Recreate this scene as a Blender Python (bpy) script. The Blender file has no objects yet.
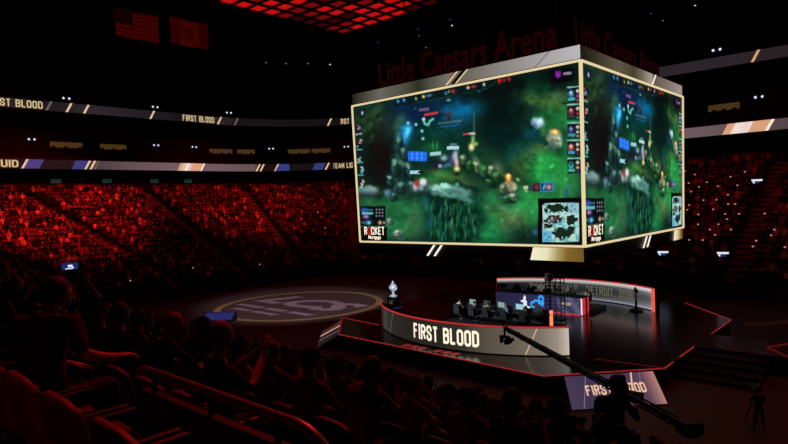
import bpy, bmesh, math, random
import numpy as np
from mathutils import Vector, Matrix, noise
rnd = random.Random(7)
rng = np.random.default_rng(11)
SC = bpy.context.scene
COL = SC.collection
PI = math.pi

# ---------------------------------------------------------------- camera
# the arena's axes are the world axes: X along the rink, Y across it, floor at z = 0
FPX, PITCH, ROLL, HEAD = 582.31, 0.0338, -0.0395, 0.7339
CAMX, CAMY, CAMZ = 22.18, -39.31, 10.0
_R = Vector((math.cos(HEAD), math.sin(HEAD), 0)); _H = Vector((-math.sin(HEAD), math.cos(HEAD), 0)); _Z = Vector((0, 0, 1))
FWD = math.cos(PITCH) * _H - math.sin(PITCH) * _Z
_U = math.sin(PITCH) * _H + math.cos(PITCH) * _Z
RIGHT = math.cos(ROLL) * _R + math.sin(ROLL) * _U
UP = -math.sin(ROLL) * _R + math.cos(ROLL) * _U
CAMP = Vector((CAMX, CAMY, CAMZ))
cd = bpy.data.cameras.new('camera'); cam = bpy.data.objects.new('camera', cd); COL.objects.link(cam)
cd.sensor_width = 36.0; cd.lens = FPX / 788 * 36.0; cd.clip_start = 0.05; cd.clip_end = 500
M = Matrix((RIGHT, UP, -FWD)).transposed().to_4x4(); M.translation = CAMP
cam.matrix_world = M
SC.camera = cam
aF, aR, aU, aC = (np.array(v) for v in (FWD, RIGHT, UP, CAMP))
def proj(P):
    v = np.asarray(P, float) - aC
    d = v @ aF
    return 394 + FPX * (v @ aR) / d, 222 - FPX * (v @ aU) / d, d
def at(px, py, z):
    """the point of the height z seen along a sight line"""
    d = aF + aR * (px - 394) / FPX - aU * (py - 222) / FPX
    s = (z - CAMZ) / d[2]
    return Vector(aC + d * s)

SC.view_settings.view_transform = 'Standard'; SC.view_settings.look = 'None'
SC.view_settings.exposure = 0.0; SC.view_settings.gamma = 1.0; SC.view_settings.use_curve_mapping = False
try:
    SC.cycles.use_denoising = True
    SC.cycles.max_bounces = 6; SC.cycles.diffuse_bounces = 2; SC.cycles.glossy_bounces = 3
    SC.cycles.caustics_reflective = False; SC.cycles.caustics_refractive = False
    SC.cycles.sample_clamp_indirect = 3.0
except Exception:
    pass
w = bpy.data.worlds.new('world'); SC.world = w; w.use_nodes = True
w.node_tree.nodes['Background'].inputs[0].default_value = (0.004, 0.0008, 0.0006, 1)
w.node_tree.nodes['Background'].inputs[1].default_value = 0.05

def lin(c):
    c = np.asarray(c, float) / 255.0
    return np.where(c <= 0.04045, c / 12.92, ((c + 0.055) / 1.055) ** 2.4)

# ---------------------------------------------------------------- materials
MAT = {}
def mat(name, rgb, rough=0.6, metal=0.0, emit=None, strength=1.0, vary=0.25, scale=8.0, bump=0.0, spec=0.5, coat=0.0):
    """procedural material; rgb / emit are sRGB 0-255"""
    if name in MAT: return MAT[name]
    m = bpy.data.materials.new(name); m.use_nodes = True
    nt = m.node_tree; b = nt.nodes['Principled BSDF']
    c = lin(rgb)
    b.inputs['Roughness'].default_value = rough; b.inputs['Metallic'].default_value = metal
    b.inputs['Specular IOR Level'].default_value = spec
    b.inputs['Coat Weight'].default_value = coat
    tc = nt.nodes.new('ShaderNodeTexCoord'); nz = nt.nodes.new('ShaderNodeTexNoise')
    nz.inputs['Scale'].default_value = scale; nz.inputs['Detail'].default_value = 4
    nt.links.new(tc.outputs['Object'], nz.inputs['Vector'])
    mx = nt.nodes.new('ShaderNodeMix'); mx.data_type = 'RGBA'
    mx.inputs[6].default_value = (*[float(v) * (1 - vary) for v in c], 1)
    mx.inputs[7].default_value = (*[min(1.0, float(v) * (1 + vary)) for v in c], 1)
    nt.links.new(nz.outputs['Fac'], mx.inputs[0]); nt.links.new(mx.outputs[2], b.inputs['Base Color'])
    if bump:
        bp = nt.nodes.new('ShaderNodeBump'); bp.inputs['Strength'].default_value = bump; bp.inputs['Distance'].default_value = 0.01
        nt.links.new(nz.outputs['Fac'], bp.inputs['Height']); nt.links.new(bp.outputs['Normal'], b.inputs['Normal'])
    if emit is not None:
        b.inputs['Emission Color'].default_value = (*[float(v) for v in lin(emit)], 1)
        b.inputs['Emission Strength'].default_value = strength
    MAT[name] = m
    return m
def led_mat(name, strength):
    """a display: it gives off what its pixels (colour attribute) hold"""
    m = bpy.data.materials.new(name); m.use_nodes = True
    nt = m.node_tree; b = nt.nodes['Principled BSDF']
    a = nt.nodes.new('ShaderNodeAttribute'); a.attribute_name = 'pixels'
    b.inputs['Base Color'].default_value = (0.004, 0.004, 0.004, 1); b.inputs['Roughness'].default_value = 0.5
    b.inputs['Specular IOR Level'].default_value = 0.1
    nt.links.new(a.outputs['Color'], b.inputs['Emission Color']); b.inputs['Emission Strength'].default_value = strength
    MAT[name] = m
    return m
def crowd_mat(name):
    m = bpy.data.materials.new(name); m.use_nodes = True
    nt = m.node_tree; b = nt.nodes['Principled BSDF']
    a = nt.nodes.new('ShaderNodeAttribute'); a.attribute_name = 'cloth'
    b.inputs['Roughness'].default_value = 0.85; b.inputs['Specular IOR Level'].default_value = 0.2
    nt.links.new(a.outputs['Color'], b.inputs['Base Color'])
    MAT[name] = m
    return m
led_mat('led_display', 1.0)
crowd_mat('crowd_clothes')
mat('black_paint', (14, 13, 14), 0.55)
mat('black_steel', (20, 19, 20), 0.4, 0.6)
mat('black_plastic', (16, 16, 18), 0.45)
mat('black_cloth', (12, 11, 12), 0.9, bump=0.3, scale=60)
mat('aisle_concrete', (120, 110, 106), 0.85, bump=0.2, scale=3, vary=0.3)
mat('concrete', (62, 56, 54), 0.85, bump=0.2, scale=3, vary=0.35)
mat('dark_concrete', (34, 30, 30), 0.9, vary=0.35, scale=2)
mat('dark_wall', (22, 19, 20), 0.9, vary=0.3, scale=1)
mat('roof_dark', (14, 12, 12), 0.95, vary=0.3, scale=0.5)
mat('arena_floor', (74, 58, 58), 0.6, vary=0.35, scale=0.6, bump=0.05)
mat('stage_gloss', (16, 14, 14), 0.2, spec=0.5, vary=0.4, scale=1.2, bump=0.02)
mat('stage_skirt', (10, 9, 9), 0.8)
mat('red_led', (40, 4, 4), 0.5, emit=(196, 44, 46), strength=1.0)
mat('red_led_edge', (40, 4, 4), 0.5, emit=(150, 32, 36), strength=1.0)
mat('red_led_hot', (60, 10, 8), 0.5, emit=(232, 92, 76), strength=1.0)
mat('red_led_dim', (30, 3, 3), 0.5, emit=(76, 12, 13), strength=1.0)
mat('orange_led', (60, 25, 10), 0.5, emit=(255, 130, 84), strength=1.3)
mat('white_led', (60, 60, 60), 0.5, emit=(250, 240, 225), strength=1.1)
mat('gold_led', (60, 50, 40), 0.5, emit=(226, 196, 158), strength=1.0)
mat('trim_gold', (70, 60, 40), 0.4, emit=(238, 218, 168), strength=0.95)
mat('letter_white', (60, 56, 50), 0.5, emit=(255, 240, 214), strength=1.15)
mat('letter_gold', (60, 50, 30), 0.5, emit=(240, 214, 160), strength=0.7)
mat('letter_dim', (60, 56, 50), 0.5, emit=(96, 92, 78), strength=1.0)
mat('cyan_led', (10, 40, 60), 0.5, emit=(40, 150, 235), strength=1.3)
mat('cool_white_led', (60, 60, 70), 0.5, emit=(225, 232, 255), strength=1.0)
mat('screen_blue', (10, 14, 40), 0.4, emit=(36, 42, 104), strength=0.9)
mat('monitor_teal', (40, 60, 60), 0.4, emit=(150, 195, 205), strength=1.0)
mat('monitor_green', (40, 60, 50), 0.4, emit=(120, 150, 135), strength=1.0)
mat('red_lamp_glass', (60, 8, 6), 0.4, emit=(225, 18, 14), strength=1.0)
mat('suite_glow', (70, 60, 40), 0.5, emit=(70, 52, 24), strength=0.9)
mat('teal_glow', (20, 40, 36), 0.5, emit=(12, 44, 38), strength=1.0)
mat('sign_red', (50, 12, 10), 0.6, emit=(27, 2, 3), strength=1.0)
mat('silver', (226, 232, 246), 0.3, 0.35)
mat('floor_gold', (150, 128, 90), 0.6)  # gold tone of the floor ring and stripe
mat('floor_lilac', (146, 128, 146), 0.6)  # lilac tone of the logo letters and bars
mat('seat_plastic', (120, 36, 34), 0.45, spec=0.5)
mat('seat_fabric', (96, 26, 26), 0.8, bump=0.3, scale=80)
mat('rail_metal', (150, 120, 110), 0.35, 0.7)
mat('glass', (20, 20, 22), 0.1)
mat('skin_light', (206, 158, 132), 0.55, vary=0.08)
mat('skin_tan', (168, 118, 92), 0.55, vary=0.08)
mat('skin_dark', (104, 68, 50), 0.55, vary=0.08)
mat('hair_black', (18, 14, 12), 0.6, bump=0.4, scale=120)
mat('hair_brown', (58, 36, 24), 0.6, bump=0.4, scale=120)
mat('hair_fair', (150, 116, 74), 0.6, bump=0.4, scale=120)
mat('shirt_black', (16, 15, 17), 0.9, bump=0.3, scale=30)
mat('shirt_grey', (110, 106, 106), 0.9, bump=0.3, scale=30)
mat('shirt_red', (140, 34, 30), 0.9, bump=0.3, scale=30)
mat('shirt_white', (214, 210, 206), 0.9, bump=0.3, scale=30)
mat('shirt_blue', (96, 122, 172), 0.9, bump=0.3, scale=30)
mat('shirt_navy', (30, 36, 60), 0.9, bump=0.3, scale=30)
mat('trousers', (28, 28, 34), 0.9, bump=0.3, scale=30)
mat('jeans', (44, 56, 84), 0.9, bump=0.3, scale=30)
mat('shoes', (24, 22, 22), 0.6)
mat('eye_white', (225, 222, 216), 0.3)
mat('lip', (150, 84, 76), 0.5)
mat('flag_red', (178, 28, 40), 0.85); mat('flag_white', (226, 222, 218), 0.85); mat('flag_blue', (34, 40, 96), 0.85)

# ---------------------------------------------------------------- object helpers
def tag(o, label=None, cat=None, group=None, kind=None):
    if label: o['label'] = label
    if cat: o['category'] = cat
    if group: o['group'] = group
    if kind: o['kind'] = kind
    return o
def empty(name, loc=(0, 0, 0), rz=0.0, label=None, cat=None, group=None):
    o = bpy.data.objects.new(name, None); COL.objects.link(o)
    o.location = loc; o.rotation_euler = (0, 0, rz); o.empty_display_size = 0.1
    return tag(o, label, cat, group)
def link(name, me, parent=None, loc=None, rz=None):
    o = bpy.data.objects.new(name, me); COL.objects.link(o)
    if parent is not None: o.parent = parent
    if loc is not None: o.location = loc
    if rz is not None: o.rotation_euler = (0, 0, rz)
    return o
class MB:
    """mesh builder: collects shapes, builds one mesh object"""
    def __init__(s): s.v = []; s.f = []; s.m = []
    def add(s, vs, fs, mi=0, mtx=None):
        n = len(s.v)
        for p in vs:
            p = Vector(p)
            s.v.append(tuple(mtx @ p) if mtx is not None else tuple(p))
        for f in fs: s.f.append(tuple(i + n for i in f)); s.m.append(mi)
        return s
    def box(s, c, d, mi=0, mtx=None, bev=0.0):
        x, y, z = (k / 2 for k in d)
        if bev <= 0:
            vs = [(c[0] + a * x, c[1] + b * y, c[2] + e * z) for e in (-1, 1) for a, b in ((-1, -1), (1, -1), (1, 1), (-1, 1))]
            fs = [(3, 2, 1, 0), (4, 5, 6, 7), (0, 1, 5, 4), (1, 2, 6, 5), (2, 3, 7, 6), (3, 0, 4, 7)]
            return s.add(vs, fs, mi, mtx)
        bm = bmesh.new(); bmesh.ops.create_cube(bm, size=1)
        for v in bm.verts: v.co = Vector((c[0] + v.co.x * d[0], c[1] + v.co.y * d[1], c[2] + v.co.z * d[2]))
        bmesh.ops.bevel(bm, geom=bm.edges[:], offset=bev, segments=2, profile=0.6, affect='EDGES')
        bm.verts.index_update()
        s.add([v.co for v in bm.verts], [[v.index for v in f.verts] for f in bm.faces], mi, mtx); bm.free()
        return s
    def tube(s, pts, r, n=8, mi=0, cap=True, mtx=None):
        pts = [Vector(p) for p in pts]; rs = r if isinstance(r, (list, tuple)) else [r] * len(pts)
        vs, fs = [], []; ref = None
        for i, p in enumerate(pts):
            t = (pts[min(i + 1, len(pts) - 1)] - pts[max(i - 1, 0)]).normalized()
            if ref is None: ref = Vector((0, 0, 1)) if abs(t.z) < 0.9 else Vector((1, 0, 0))
            a = t.cross(ref)
            if a.length < 1e-5: a = t.orthogonal()
            a.normalize(); b = t.cross(a).normalized(); ref = -b if False else ref
            for k in range(n):
                an = 2 * PI * k / n
                vs.append(p + (a * math.cos(an) + b * math.sin(an)) * rs[i])
        for i in range(len(pts) - 1):
            for k in range(n):
                fs.append((i * n + k, i * n + (k + 1) % n, (i + 1) * n + (k + 1) % n, (i + 1) * n + k))
        if cap:
            fs.append(tuple(range(n))); fs.append(tuple((len(pts) - 1) * n + k for k in reversed(range(n))))
        return s.add(vs, fs, mi, mtx)
    def lathe(s, prof, n=20, mi=0, c=(0, 0, 0), mtx=None):
        vs, fs = [], []
        for r, z in prof:
            for k in range(n):
                an = 2 * PI * k / n
                vs.append((c[0] + r * math.cos(an), c[1] + r * math.sin(an), c[2] + z))
        m = len(prof)
        for i in range(m - 1):
            for k in range(n):
                fs.append((i * n + k, i * n + (k + 1) % n, (i + 1) * n + (k + 1) % n, (i + 1) * n + k))
        if prof[0][0] > 1e-4: fs.append(tuple(reversed(range(n))))
        if prof[-1][0] > 1e-4: fs.append(tuple((m - 1) * n + k for k in range(n)))
        return s.add(vs, fs, mi, mtx)
    def ball(s, c, r, n=12, m=8, mi=0, mtx=None):
        r = r if isinstance(r, (tuple, list)) else (r, r, r)
        vs = [(c[0], c[1], c[2] - r[2])]; fs = []
        for i in range(1, m):
            th = PI * i / m
            for k in range(n):
                an = 2 * PI * k / n
                vs.append((c[0] + r[0] * math.sin(th) * math.cos(an), c[1] + r[1] * math.sin(th) * math.sin(an), c[2] - r[2] * math.cos(th)))
        vs.append((c[0], c[1], c[2] + r[2])); L = len(vs) - 1
        for k in range(n):
            fs.append((0, 1 + (k + 1) % n, 1 + k)); fs.append((L, 1 + (m - 2) * n + k, 1 + (m - 2) * n + (k + 1) % n))
        for i in range(m - 2):
            for k in range(n):
                a = 1 + i * n
                fs.append((a + k, a + (k + 1) % n, a + n + (k + 1) % n, a + n + k))
        return s.add(vs, fs, mi, mtx)
    def prism(s, poly, z0, z1, mi=0, mtx=None):
        n = len(poly)
        vs = [(p[0], p[1], z0) for p in poly] + [(p[0], p[1], z1) for p in poly]
        fs = [tuple(reversed(range(n))), tuple(range(n, 2 * n))] + [(k, (k + 1) % n, n + (k + 1) % n, n + k) for k in range(n)]
        return s.add(vs, fs, mi, mtx)
    def mesh(s, name, mats, smooth=False):
        me = bpy.data.meshes.new(name); me.from_pydata(s.v, [], s.f)
        for m in (mats if isinstance(mats, (list, tuple)) else [mats]): me.materials.append(MAT[m] if isinstance(m, str) else m)
        me.polygons.foreach_set('material_index', s.m)
        if smooth: me.polygons.foreach_set('use_smooth', [True] * len(s.f))
        me.validate(); me.update()
        return me
    def build(s, name, mats, parent=None, smooth=False, **k):
        return link(name, s.mesh(name, mats, smooth), parent, **k)
def frame(o, x, z):
    """matrix whose X axis is x and Z axis is z, at o"""
    x = Vector(x).normalized(); z = Vector(z).normalized(); y = z.cross(x).normalized(); z = x.cross(y)
    m = Matrix((x, y, z)).transposed().to_4x4(); m.translation = Vector(o)
    return m
def text_data(body, height, width, bold=0.02, shear=0.0, spacing=1.0):
    """flat lettering in its XY plane, centred, fitted to height x width"""
    cu = bpy.data.curves.new('lettering', 'FONT'); cu.body = body; cu.offset = bold; cu.shear = shear; cu.space_character = spacing
    cu.resolution_u = 3; cu.fill_mode = 'FRONT'
    o = bpy.data.objects.new('lettering', cu); COL.objects.link(o)
    dg = bpy.context.evaluated_depsgraph_get(); dg.update()
    me = bpy.data.meshes.new_from_object(o.evaluated_get(dg))
    vs = np.array([v.co[:] for v in me.vertices]); fs = [tuple(p.vertices) for p in me.polygons]
    bpy.data.objects.remove(o); bpy.data.curves.remove(cu); bpy.data.meshes.remove(me)
    lo, hi = vs.min(0), vs.max(0)
    vs = (vs - (lo + hi) / 2) * np.array([width / (hi[0] - lo[0]), height / (hi[1] - lo[1]), 1])
    return vs, fs
STROKES = {
'F': (3, [[(0, 0), (0, 6), (2.8, 6)], [(0, 3.2), (2.3, 3.2)]]), 'I': (0, [[(0, 0), (0, 6)]]),
'R': (3, [[(0, 0), (0, 6), (2.2, 6), (3, 5.2), (3, 3.9), (2.2, 3.1), (0, 3.1)], [(1.6, 3.1), (3, 0)]]),
'S': (3, [[(3, 4.6), (3, 5.3), (2.3, 6), (.7, 6), (0, 5.3), (0, 4.1), (.5, 3.5), (2.5, 2.5), (3, 1.9), (3, .7), (2.3, 0), (.7, 0), (0, .7), (0, 1.4)]]),
'T': (3, [[(0, 6), (3, 6)], [(1.5, 6), (1.5, 0)]]), 'L': (2.7, [[(0, 6), (0, 0), (2.7, 0)]]),
'B': (3, [[(0, 0), (0, 6), (2.2, 6), (2.9, 5.4), (2.9, 3.9), (2.2, 3.2), (0, 3.2)], [(2.2, 3.2), (3, 2.5), (3, .7), (2.2, 0), (0, 0)]]),
'O': (3, [[(0, .7), (0, 5.3), (.7, 6), (2.3, 6), (3, 5.3), (3, .7), (2.3, 0), (.7, 0), (0, .7)]]),
'D': (3, [[(0, 0), (0, 6), (2, 6), (3, 5.2), (3, .8), (2, 0), (0, 0)]]), 'E': (2.7, [[(2.7, 6), (0, 6), (0, 0), (2.7, 0)], [(0, 3.1), (2.3, 3.1)]]),
'C': (3, [[(3, 4.5), (3, 5.3), (2.3, 6), (.7, 6), (0, 5.3), (0, .7), (.7, 0), (2.3, 0), (3, .7), (3, 1.5)]]), 'K': (3, [[(0, 0), (0, 6)], [(3, 6), (.2, 2.8)], [(1, 3.6), (3, 0)]]),
'A': (3.2, [[(0, 0), (1.6, 6), (3.2, 0)], [(.6, 1.7), (2.6, 1.7)]]), 'M': (3.6, [[(0, 0), (0, 6), (1.8, 2), (3.6, 6), (3.6, 0)]]), 'N': (3, [[(0, 0), (0, 6), (3, 0), (3, 6)]]),
'U': (3, [[(0, 6), (0, .7), (.7, 0), (2.3, 0), (3, .7), (3, 6)]]), 'Q': (3, [[(0, .7), (0, 5.3), (.7, 6), (2.3, 6), (3, 5.3), (3, .7), (2.3, 0), (.7, 0), (0, .7)], [(1.9, 1.5), (3.2, -.2)]]),
'2': (3, [[(0, 4.6), (0, 5.3), (.7, 6), (2.3, 6), (3, 5.3), (3, 4), (0, .6), (0, 0), (3, 0)]]), '0': (3, [[(0, .7), (0, 5.3), (.7, 6), (2.3, 6), (3, 5.3), (3, .7), (2.3, 0), (.7, 0), (0, .7)]]),
'1': (1.3, [[(0, 5), (1.3, 6), (1.3, 0)]]), '9': (3, [[(0, 1.2), (0, .7), (.7, 0), (2.3, 0), (3, .7), (3, 5.3), (2.3, 6), (.7, 6), (0, 5.3), (0, 3.6), (.7, 2.9), (3, 2.9)]]), ',': (.3, [[(.3, .4), (0, -.8)]]), ' ': (1.2, [])}
def block_data(body, height, width, th=1.25, only=None):
    """bold condensed lettering built from strokes, centred and fitted; only: which letters to keep"""
    vs, fs = [], []; x0 = 0.0; ext = []
    for q, ch in enumerate(body):
        w_, lines = STROKES[ch]
        for ln in lines:
            for k in range(len(ln) - 1):
                a = np.array(ln[k], float); c = np.array(ln[k + 1], float); d = c - a; d /= np.linalg.norm(d); n = np.array([-d[1], d[0]]) * th / 2
                closed = ln[0] == ln[-1]
                e0 = .28 if (k > 0 or closed) else .02; e1 = .28 if (k < len(ln) - 2 or closed) else .02
                if abs(d[0]) < .05 and k == 0 and not closed: e0 = .5
                if abs(d[0]) < .05 and k == len(ln) - 2 and not closed: e1 = .5
                A_ = a - d * e0 * th; C_ = c + d * e1 * th
                q4 = [A_ - n, C_ - n, C_ + n, A_ + n]
                ext += [(p[0] + x0, p[1]) for p in q4]
                if only is None or q in only:
                    m_ = len(vs); vs += [(p[0] + x0, p[1], 0) for p in q4]; fs.append((m_, m_ + 1, m_ + 2, m_ + 3))
        x0 += w_ + th + .75
    e = np.array(ext); lo, hi = e.min(0), e.max(0); vs = np.array(vs)
    vs[:, 0] = (vs[:, 0] - (lo[0] + hi[0]) / 2) * width / (hi[0] - lo[0]); vs[:, 1] = (vs[:, 1] - (lo[1] + hi[1]) / 2) * height / (hi[1] - lo[1])
    return vs, fs
def text_obj(name, body, height, width, mtx, m, parent, bold=0.02, shear=0.0, only=None):
    block = all(ch in STROKES for ch in body)
    vs, fs = block_data(body, height, width, only=only) if block else text_data(body, height, width, bold, shear)
    b = MB(); b.add([Vector(v) for v in vs], fs, 0, mtx)
    return b.build(name, m, parent)
def pixel_mesh(name, grid, faces, cols, m='led_display'):
    """mesh whose faces carry display colours (linear rgb per face)"""
    me = bpy.data.meshes.new(name)
    me.from_pydata([tuple(p) for p in grid], [], faces)
    at_ = me.color_attributes.new('pixels', 'FLOAT_COLOR', 'CORNER')
    k = len(faces[0])
    c = np.ones((len(faces), k, 4), np.float32); c[:, :, :3] = np.asarray(cols, np.float32)[:, None, :]
    at_.data.foreach_set('color', c.ravel())
    me.materials.append(MAT[m]); me.update()
    return me
def grid_faces(nu, nv):
    return [(j * (nu + 1) + i, j * (nu + 1) + i + 1, (j + 1) * (nu + 1) + i + 1, (j + 1) * (nu + 1) + i) for j in range(nv) for i in range(nu)]
# ---------------------------------------------------------------- the hall: floor, stepped seating, upper levels, roof
def loop_pts(hx, ylo, yhi, r, ns=40, nc=24):
    """rounded rectangle, counter-clockwise; every segment has a fixed count so that loops correspond"""
    pts = []
    def line(a, b):
        for i in range(ns): pts.append((a[0] + (b[0] - a[0]) * i / ns, a[1] + (b[1] - a[1]) * i / ns))
    def arc(cx, cy, a0):
        for i in range(nc):
            a = a0 + PI / 2 * i / nc
            pts.append((cx + r * math.cos(a), cy + r * math.sin(a)))
    line((hx, ylo + r), (hx, yhi - r)); arc(hx - r, yhi - r, 0)
    line((hx - r, yhi), (-hx + r, yhi)); arc(-hx + r, yhi - r, PI / 2)
    line((-hx, yhi - r), (-hx, ylo + r)); arc(-hx + r, ylo + r, PI)
    line((-hx + r, ylo), (hx - r, ylo)); arc(hx - r, ylo + r, 1.5 * PI)
    return np.array(pts)
NROW = 24
INNER = loop_pts(41, -21.6, 20, 10); OUTER = loop_pts(61, -49, 36.5, 24)
NL = len(INNER)
def z0_of(y):
    t = min(1, max(0, (y + 20) / 20)); t = t * t * (3 - 2 * t)
    return 1.5
Z0 = np.array([z0_of(y) for y in INNER[:, 1]]); ZTOP = 13.0
def bowl(t, k=None):
    """loop at fraction t of the rake; deck height of row k"""
    p = INNER + (OUTER - INNER) * t
    z = Z0 + (ZTOP - Z0) * (t if k is None else k / NROW)
    return p, z
def struct(name, b, m, smooth=False):
    return tag(b.build(name, m, None, smooth), kind='structure')
def loop_strip(b, A, B, mi=0):
    n = len(A); o = len(b.v)
    vs = [tuple(p) for p in A] + [tuple(p) for p in B]
    fs = [(i, (i + 1) % n, n + (i + 1) % n, n + i) for i in range(n)]
    b.add(vs, fs, mi)
def ring3(hx, ylo, yhi, r, z):
    p = loop_pts(hx, ylo, yhi, r); return np.column_stack([p, np.full(len(p), z)])
b = MB(); b.box((0, -4, -0.15), (200, 150, 0.3)); struct('floor', b, 'arena_floor')
b = MB()
prev = None
for k in range(NROW):
    pa, z = bowl(k / NROW, k); pb, _ = bowl((k + 1) / NROW, k)
    lo = np.column_stack([pa, z]); hi = np.column_stack([pb, z])
    if prev is not None: loop_strip(b, lo, prev)
    loop_strip(b, hi, lo)
    prev = hi
bot = np.column_stack([INNER, Z0]); loop_strip(b, bot, np.column_stack([INNER, np.zeros(NL)]))
struct('lower_bowl', b, 'dark_concrete')
# low padded wall between the floor and the first row
# concourse, balcony slabs, upper bowl
b = MB()
top = np.column_stack([OUTER, np.full(NL, ZTOP)])
R66 = dict(hx=69, ylo=-56, yhi=41.5, r=28)
loop_strip(b, ring3(**R66, z=ZTOP), top); loop_strip(b, ring3(**R66, z=16.2), ring3(**R66, z=ZTOP))
struct('wall_concourse', b, 'dark_wall')
RB = dict(hx=65, ylo=-53, yhi=37.5, r=25)
RBo = dict(hx=72, ylo=-60, yhi=44.5, r=31)
b = MB()
loop_strip(b, ring3(**RB, z=16.3), ring3(**RBo, z=16.3)); loop_strip(b, ring3(**RB, z=17.8), ring3(**RB, z=16.3)); loop_strip(b, ring3(**RBo, z=17.8), ring3(**RB, z=17.8))
struct('balcony_suite', b, 'dark_wall')
b = MB(); loop_strip(b, ring3(**RBo, z=24.0), ring3(**RBo, z=17.8)); struct('wall_suite', b, 'dark_wall')
b = MB()
loop_strip(b, ring3(**RB, z=24.0), ring3(**RBo, z=24.0)); loop_strip(b, ring3(**RB, z=25.6), ring3(**RB, z=24.0))
U1 = dict(hx=90, ylo=-78, yhi=62, r=40)
pz, pt = 25.6, None
A = loop_pts(**RB); B = loop_pts(**U1)
prev = np.column_stack([A, np.full(NL, 25.6)])
for k in range(12):
    P0 = A + (B - A) * k / 12; P1 = A + (B - A) * (k + 1) / 12; z = 25.6 + k * 0.8
    lo = np.column_stack([P0, np.full(NL, z)]); hi = np.column_stack([P1, np.full(NL, z)])
    if k: loop_strip(b, lo, prev)
    loop_strip(b, hi, lo); prev = hi
struct('upper_bowl', b, 'roof_dark')
b = MB(); loop_strip(b, np.column_stack([B, np.full(NL, 46.0)]), np.column_stack([B, np.full(NL, 34.0)])); struct('wall_outer', b, 'roof_dark')
b = MB(); b.box((0, -8, 46.2), (190, 150, 0.4)); struct('ceiling', b, 'roof_dark')

# aisle stairs cut the seating into sections: (loop index at the foot)
AISLES = [2, 14, 26, 38, 52, 66, 78, 90, 102, 114, 126, 142.3, 159, 174, 187, 200, 213, 230.5, 244]
def loop_at(P, s):
    i = int(math.floor(s)) % NL; f = s - math.floor(s)
    return P[i] * (1 - f) + P[(i + 1) % NL] * f
for q, s in enumerate(AISLES):
    b = MB()
    ok = False
    for k in range(NROW):
        z = float(np.interp(s % NL, np.arange(NL + 1), np.append(Z0, Z0[0]))); z = z + (ZTOP - z) * k / NROW
        pa = loop_at(INNER + (OUTER - INNER) * k / NROW, s); pb = loop_at(INNER + (OUTER - INNER) * (k + 1) / NROW, s)
        d = pb - pa; L = np.linalg.norm(d); d = d / L; n = np.array([-d[1], d[0]]) * 0.6
        rise = (ZTOP - 3) / NROW
        x, y, dd = proj((pa[0], pa[1], z))
        if dd > 0 and -60 < x < 850 and -50 < y < 520: ok = True
        for (f0, f1, h) in ((0.0, 0.5, 0.02), (0.5, 0.999, rise / 2)):
            a0 = pa + d * L * f0; a1 = pa + d * L * f1
            vs = []
            for zz in (z - 0.05, z + h):
                for P in (a0 - n, a0 + n, a1 + n, a1 - n): vs.append((P[0], P[1], zz))
            b.add(vs, [(3, 2, 1, 0), (4, 5, 6, 7), (0, 1, 5, 4), (1, 2, 6, 5), (2, 3, 7, 6), (3, 0, 4, 7)])
    if ok: struct('aisle_stairs', b, 'aisle_concrete')

# ---------------------------------------------------------------- ribbon boards round the balconies
RBL = loop_pts(64.8, -52.8, 37.3, 24.8)
seg = np.linalg.norm(np.roll(RBL, -1, 0) - RBL, axis=1); cum = np.concatenate([[0], np.cumsum(seg)])
def ribbon_at(u):
    """point and outward-left tangent of the ribbon loop at arc length u"""
    u = u % cum[-1]; i = min(int(np.searchsorted(cum, u, 'right')) - 1, NL - 1); f = (u - cum[i]) / seg[i]
    p = RBL[i] * (1 - f) + RBL[(i + 1) % NL] * f; t = (RBL[(i + 1) % NL] - RBL[i]) / seg[i]
    return p, t
us = np.arange(0, cum[-1], 0.25)
up = np.array([ribbon_at(u)[0] for u in us])
def u_of_px(px, z):
    """arc length where the ribbon crosses the sight line of a pixel column (nearest to it)"""
    x, y, d = proj(np.column_stack([up, np.full(len(us), z)]))
    e = np.where((d > 0), np.abs(x - px), 1e9); return float(us[int(np.argmin(e))])
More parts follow.
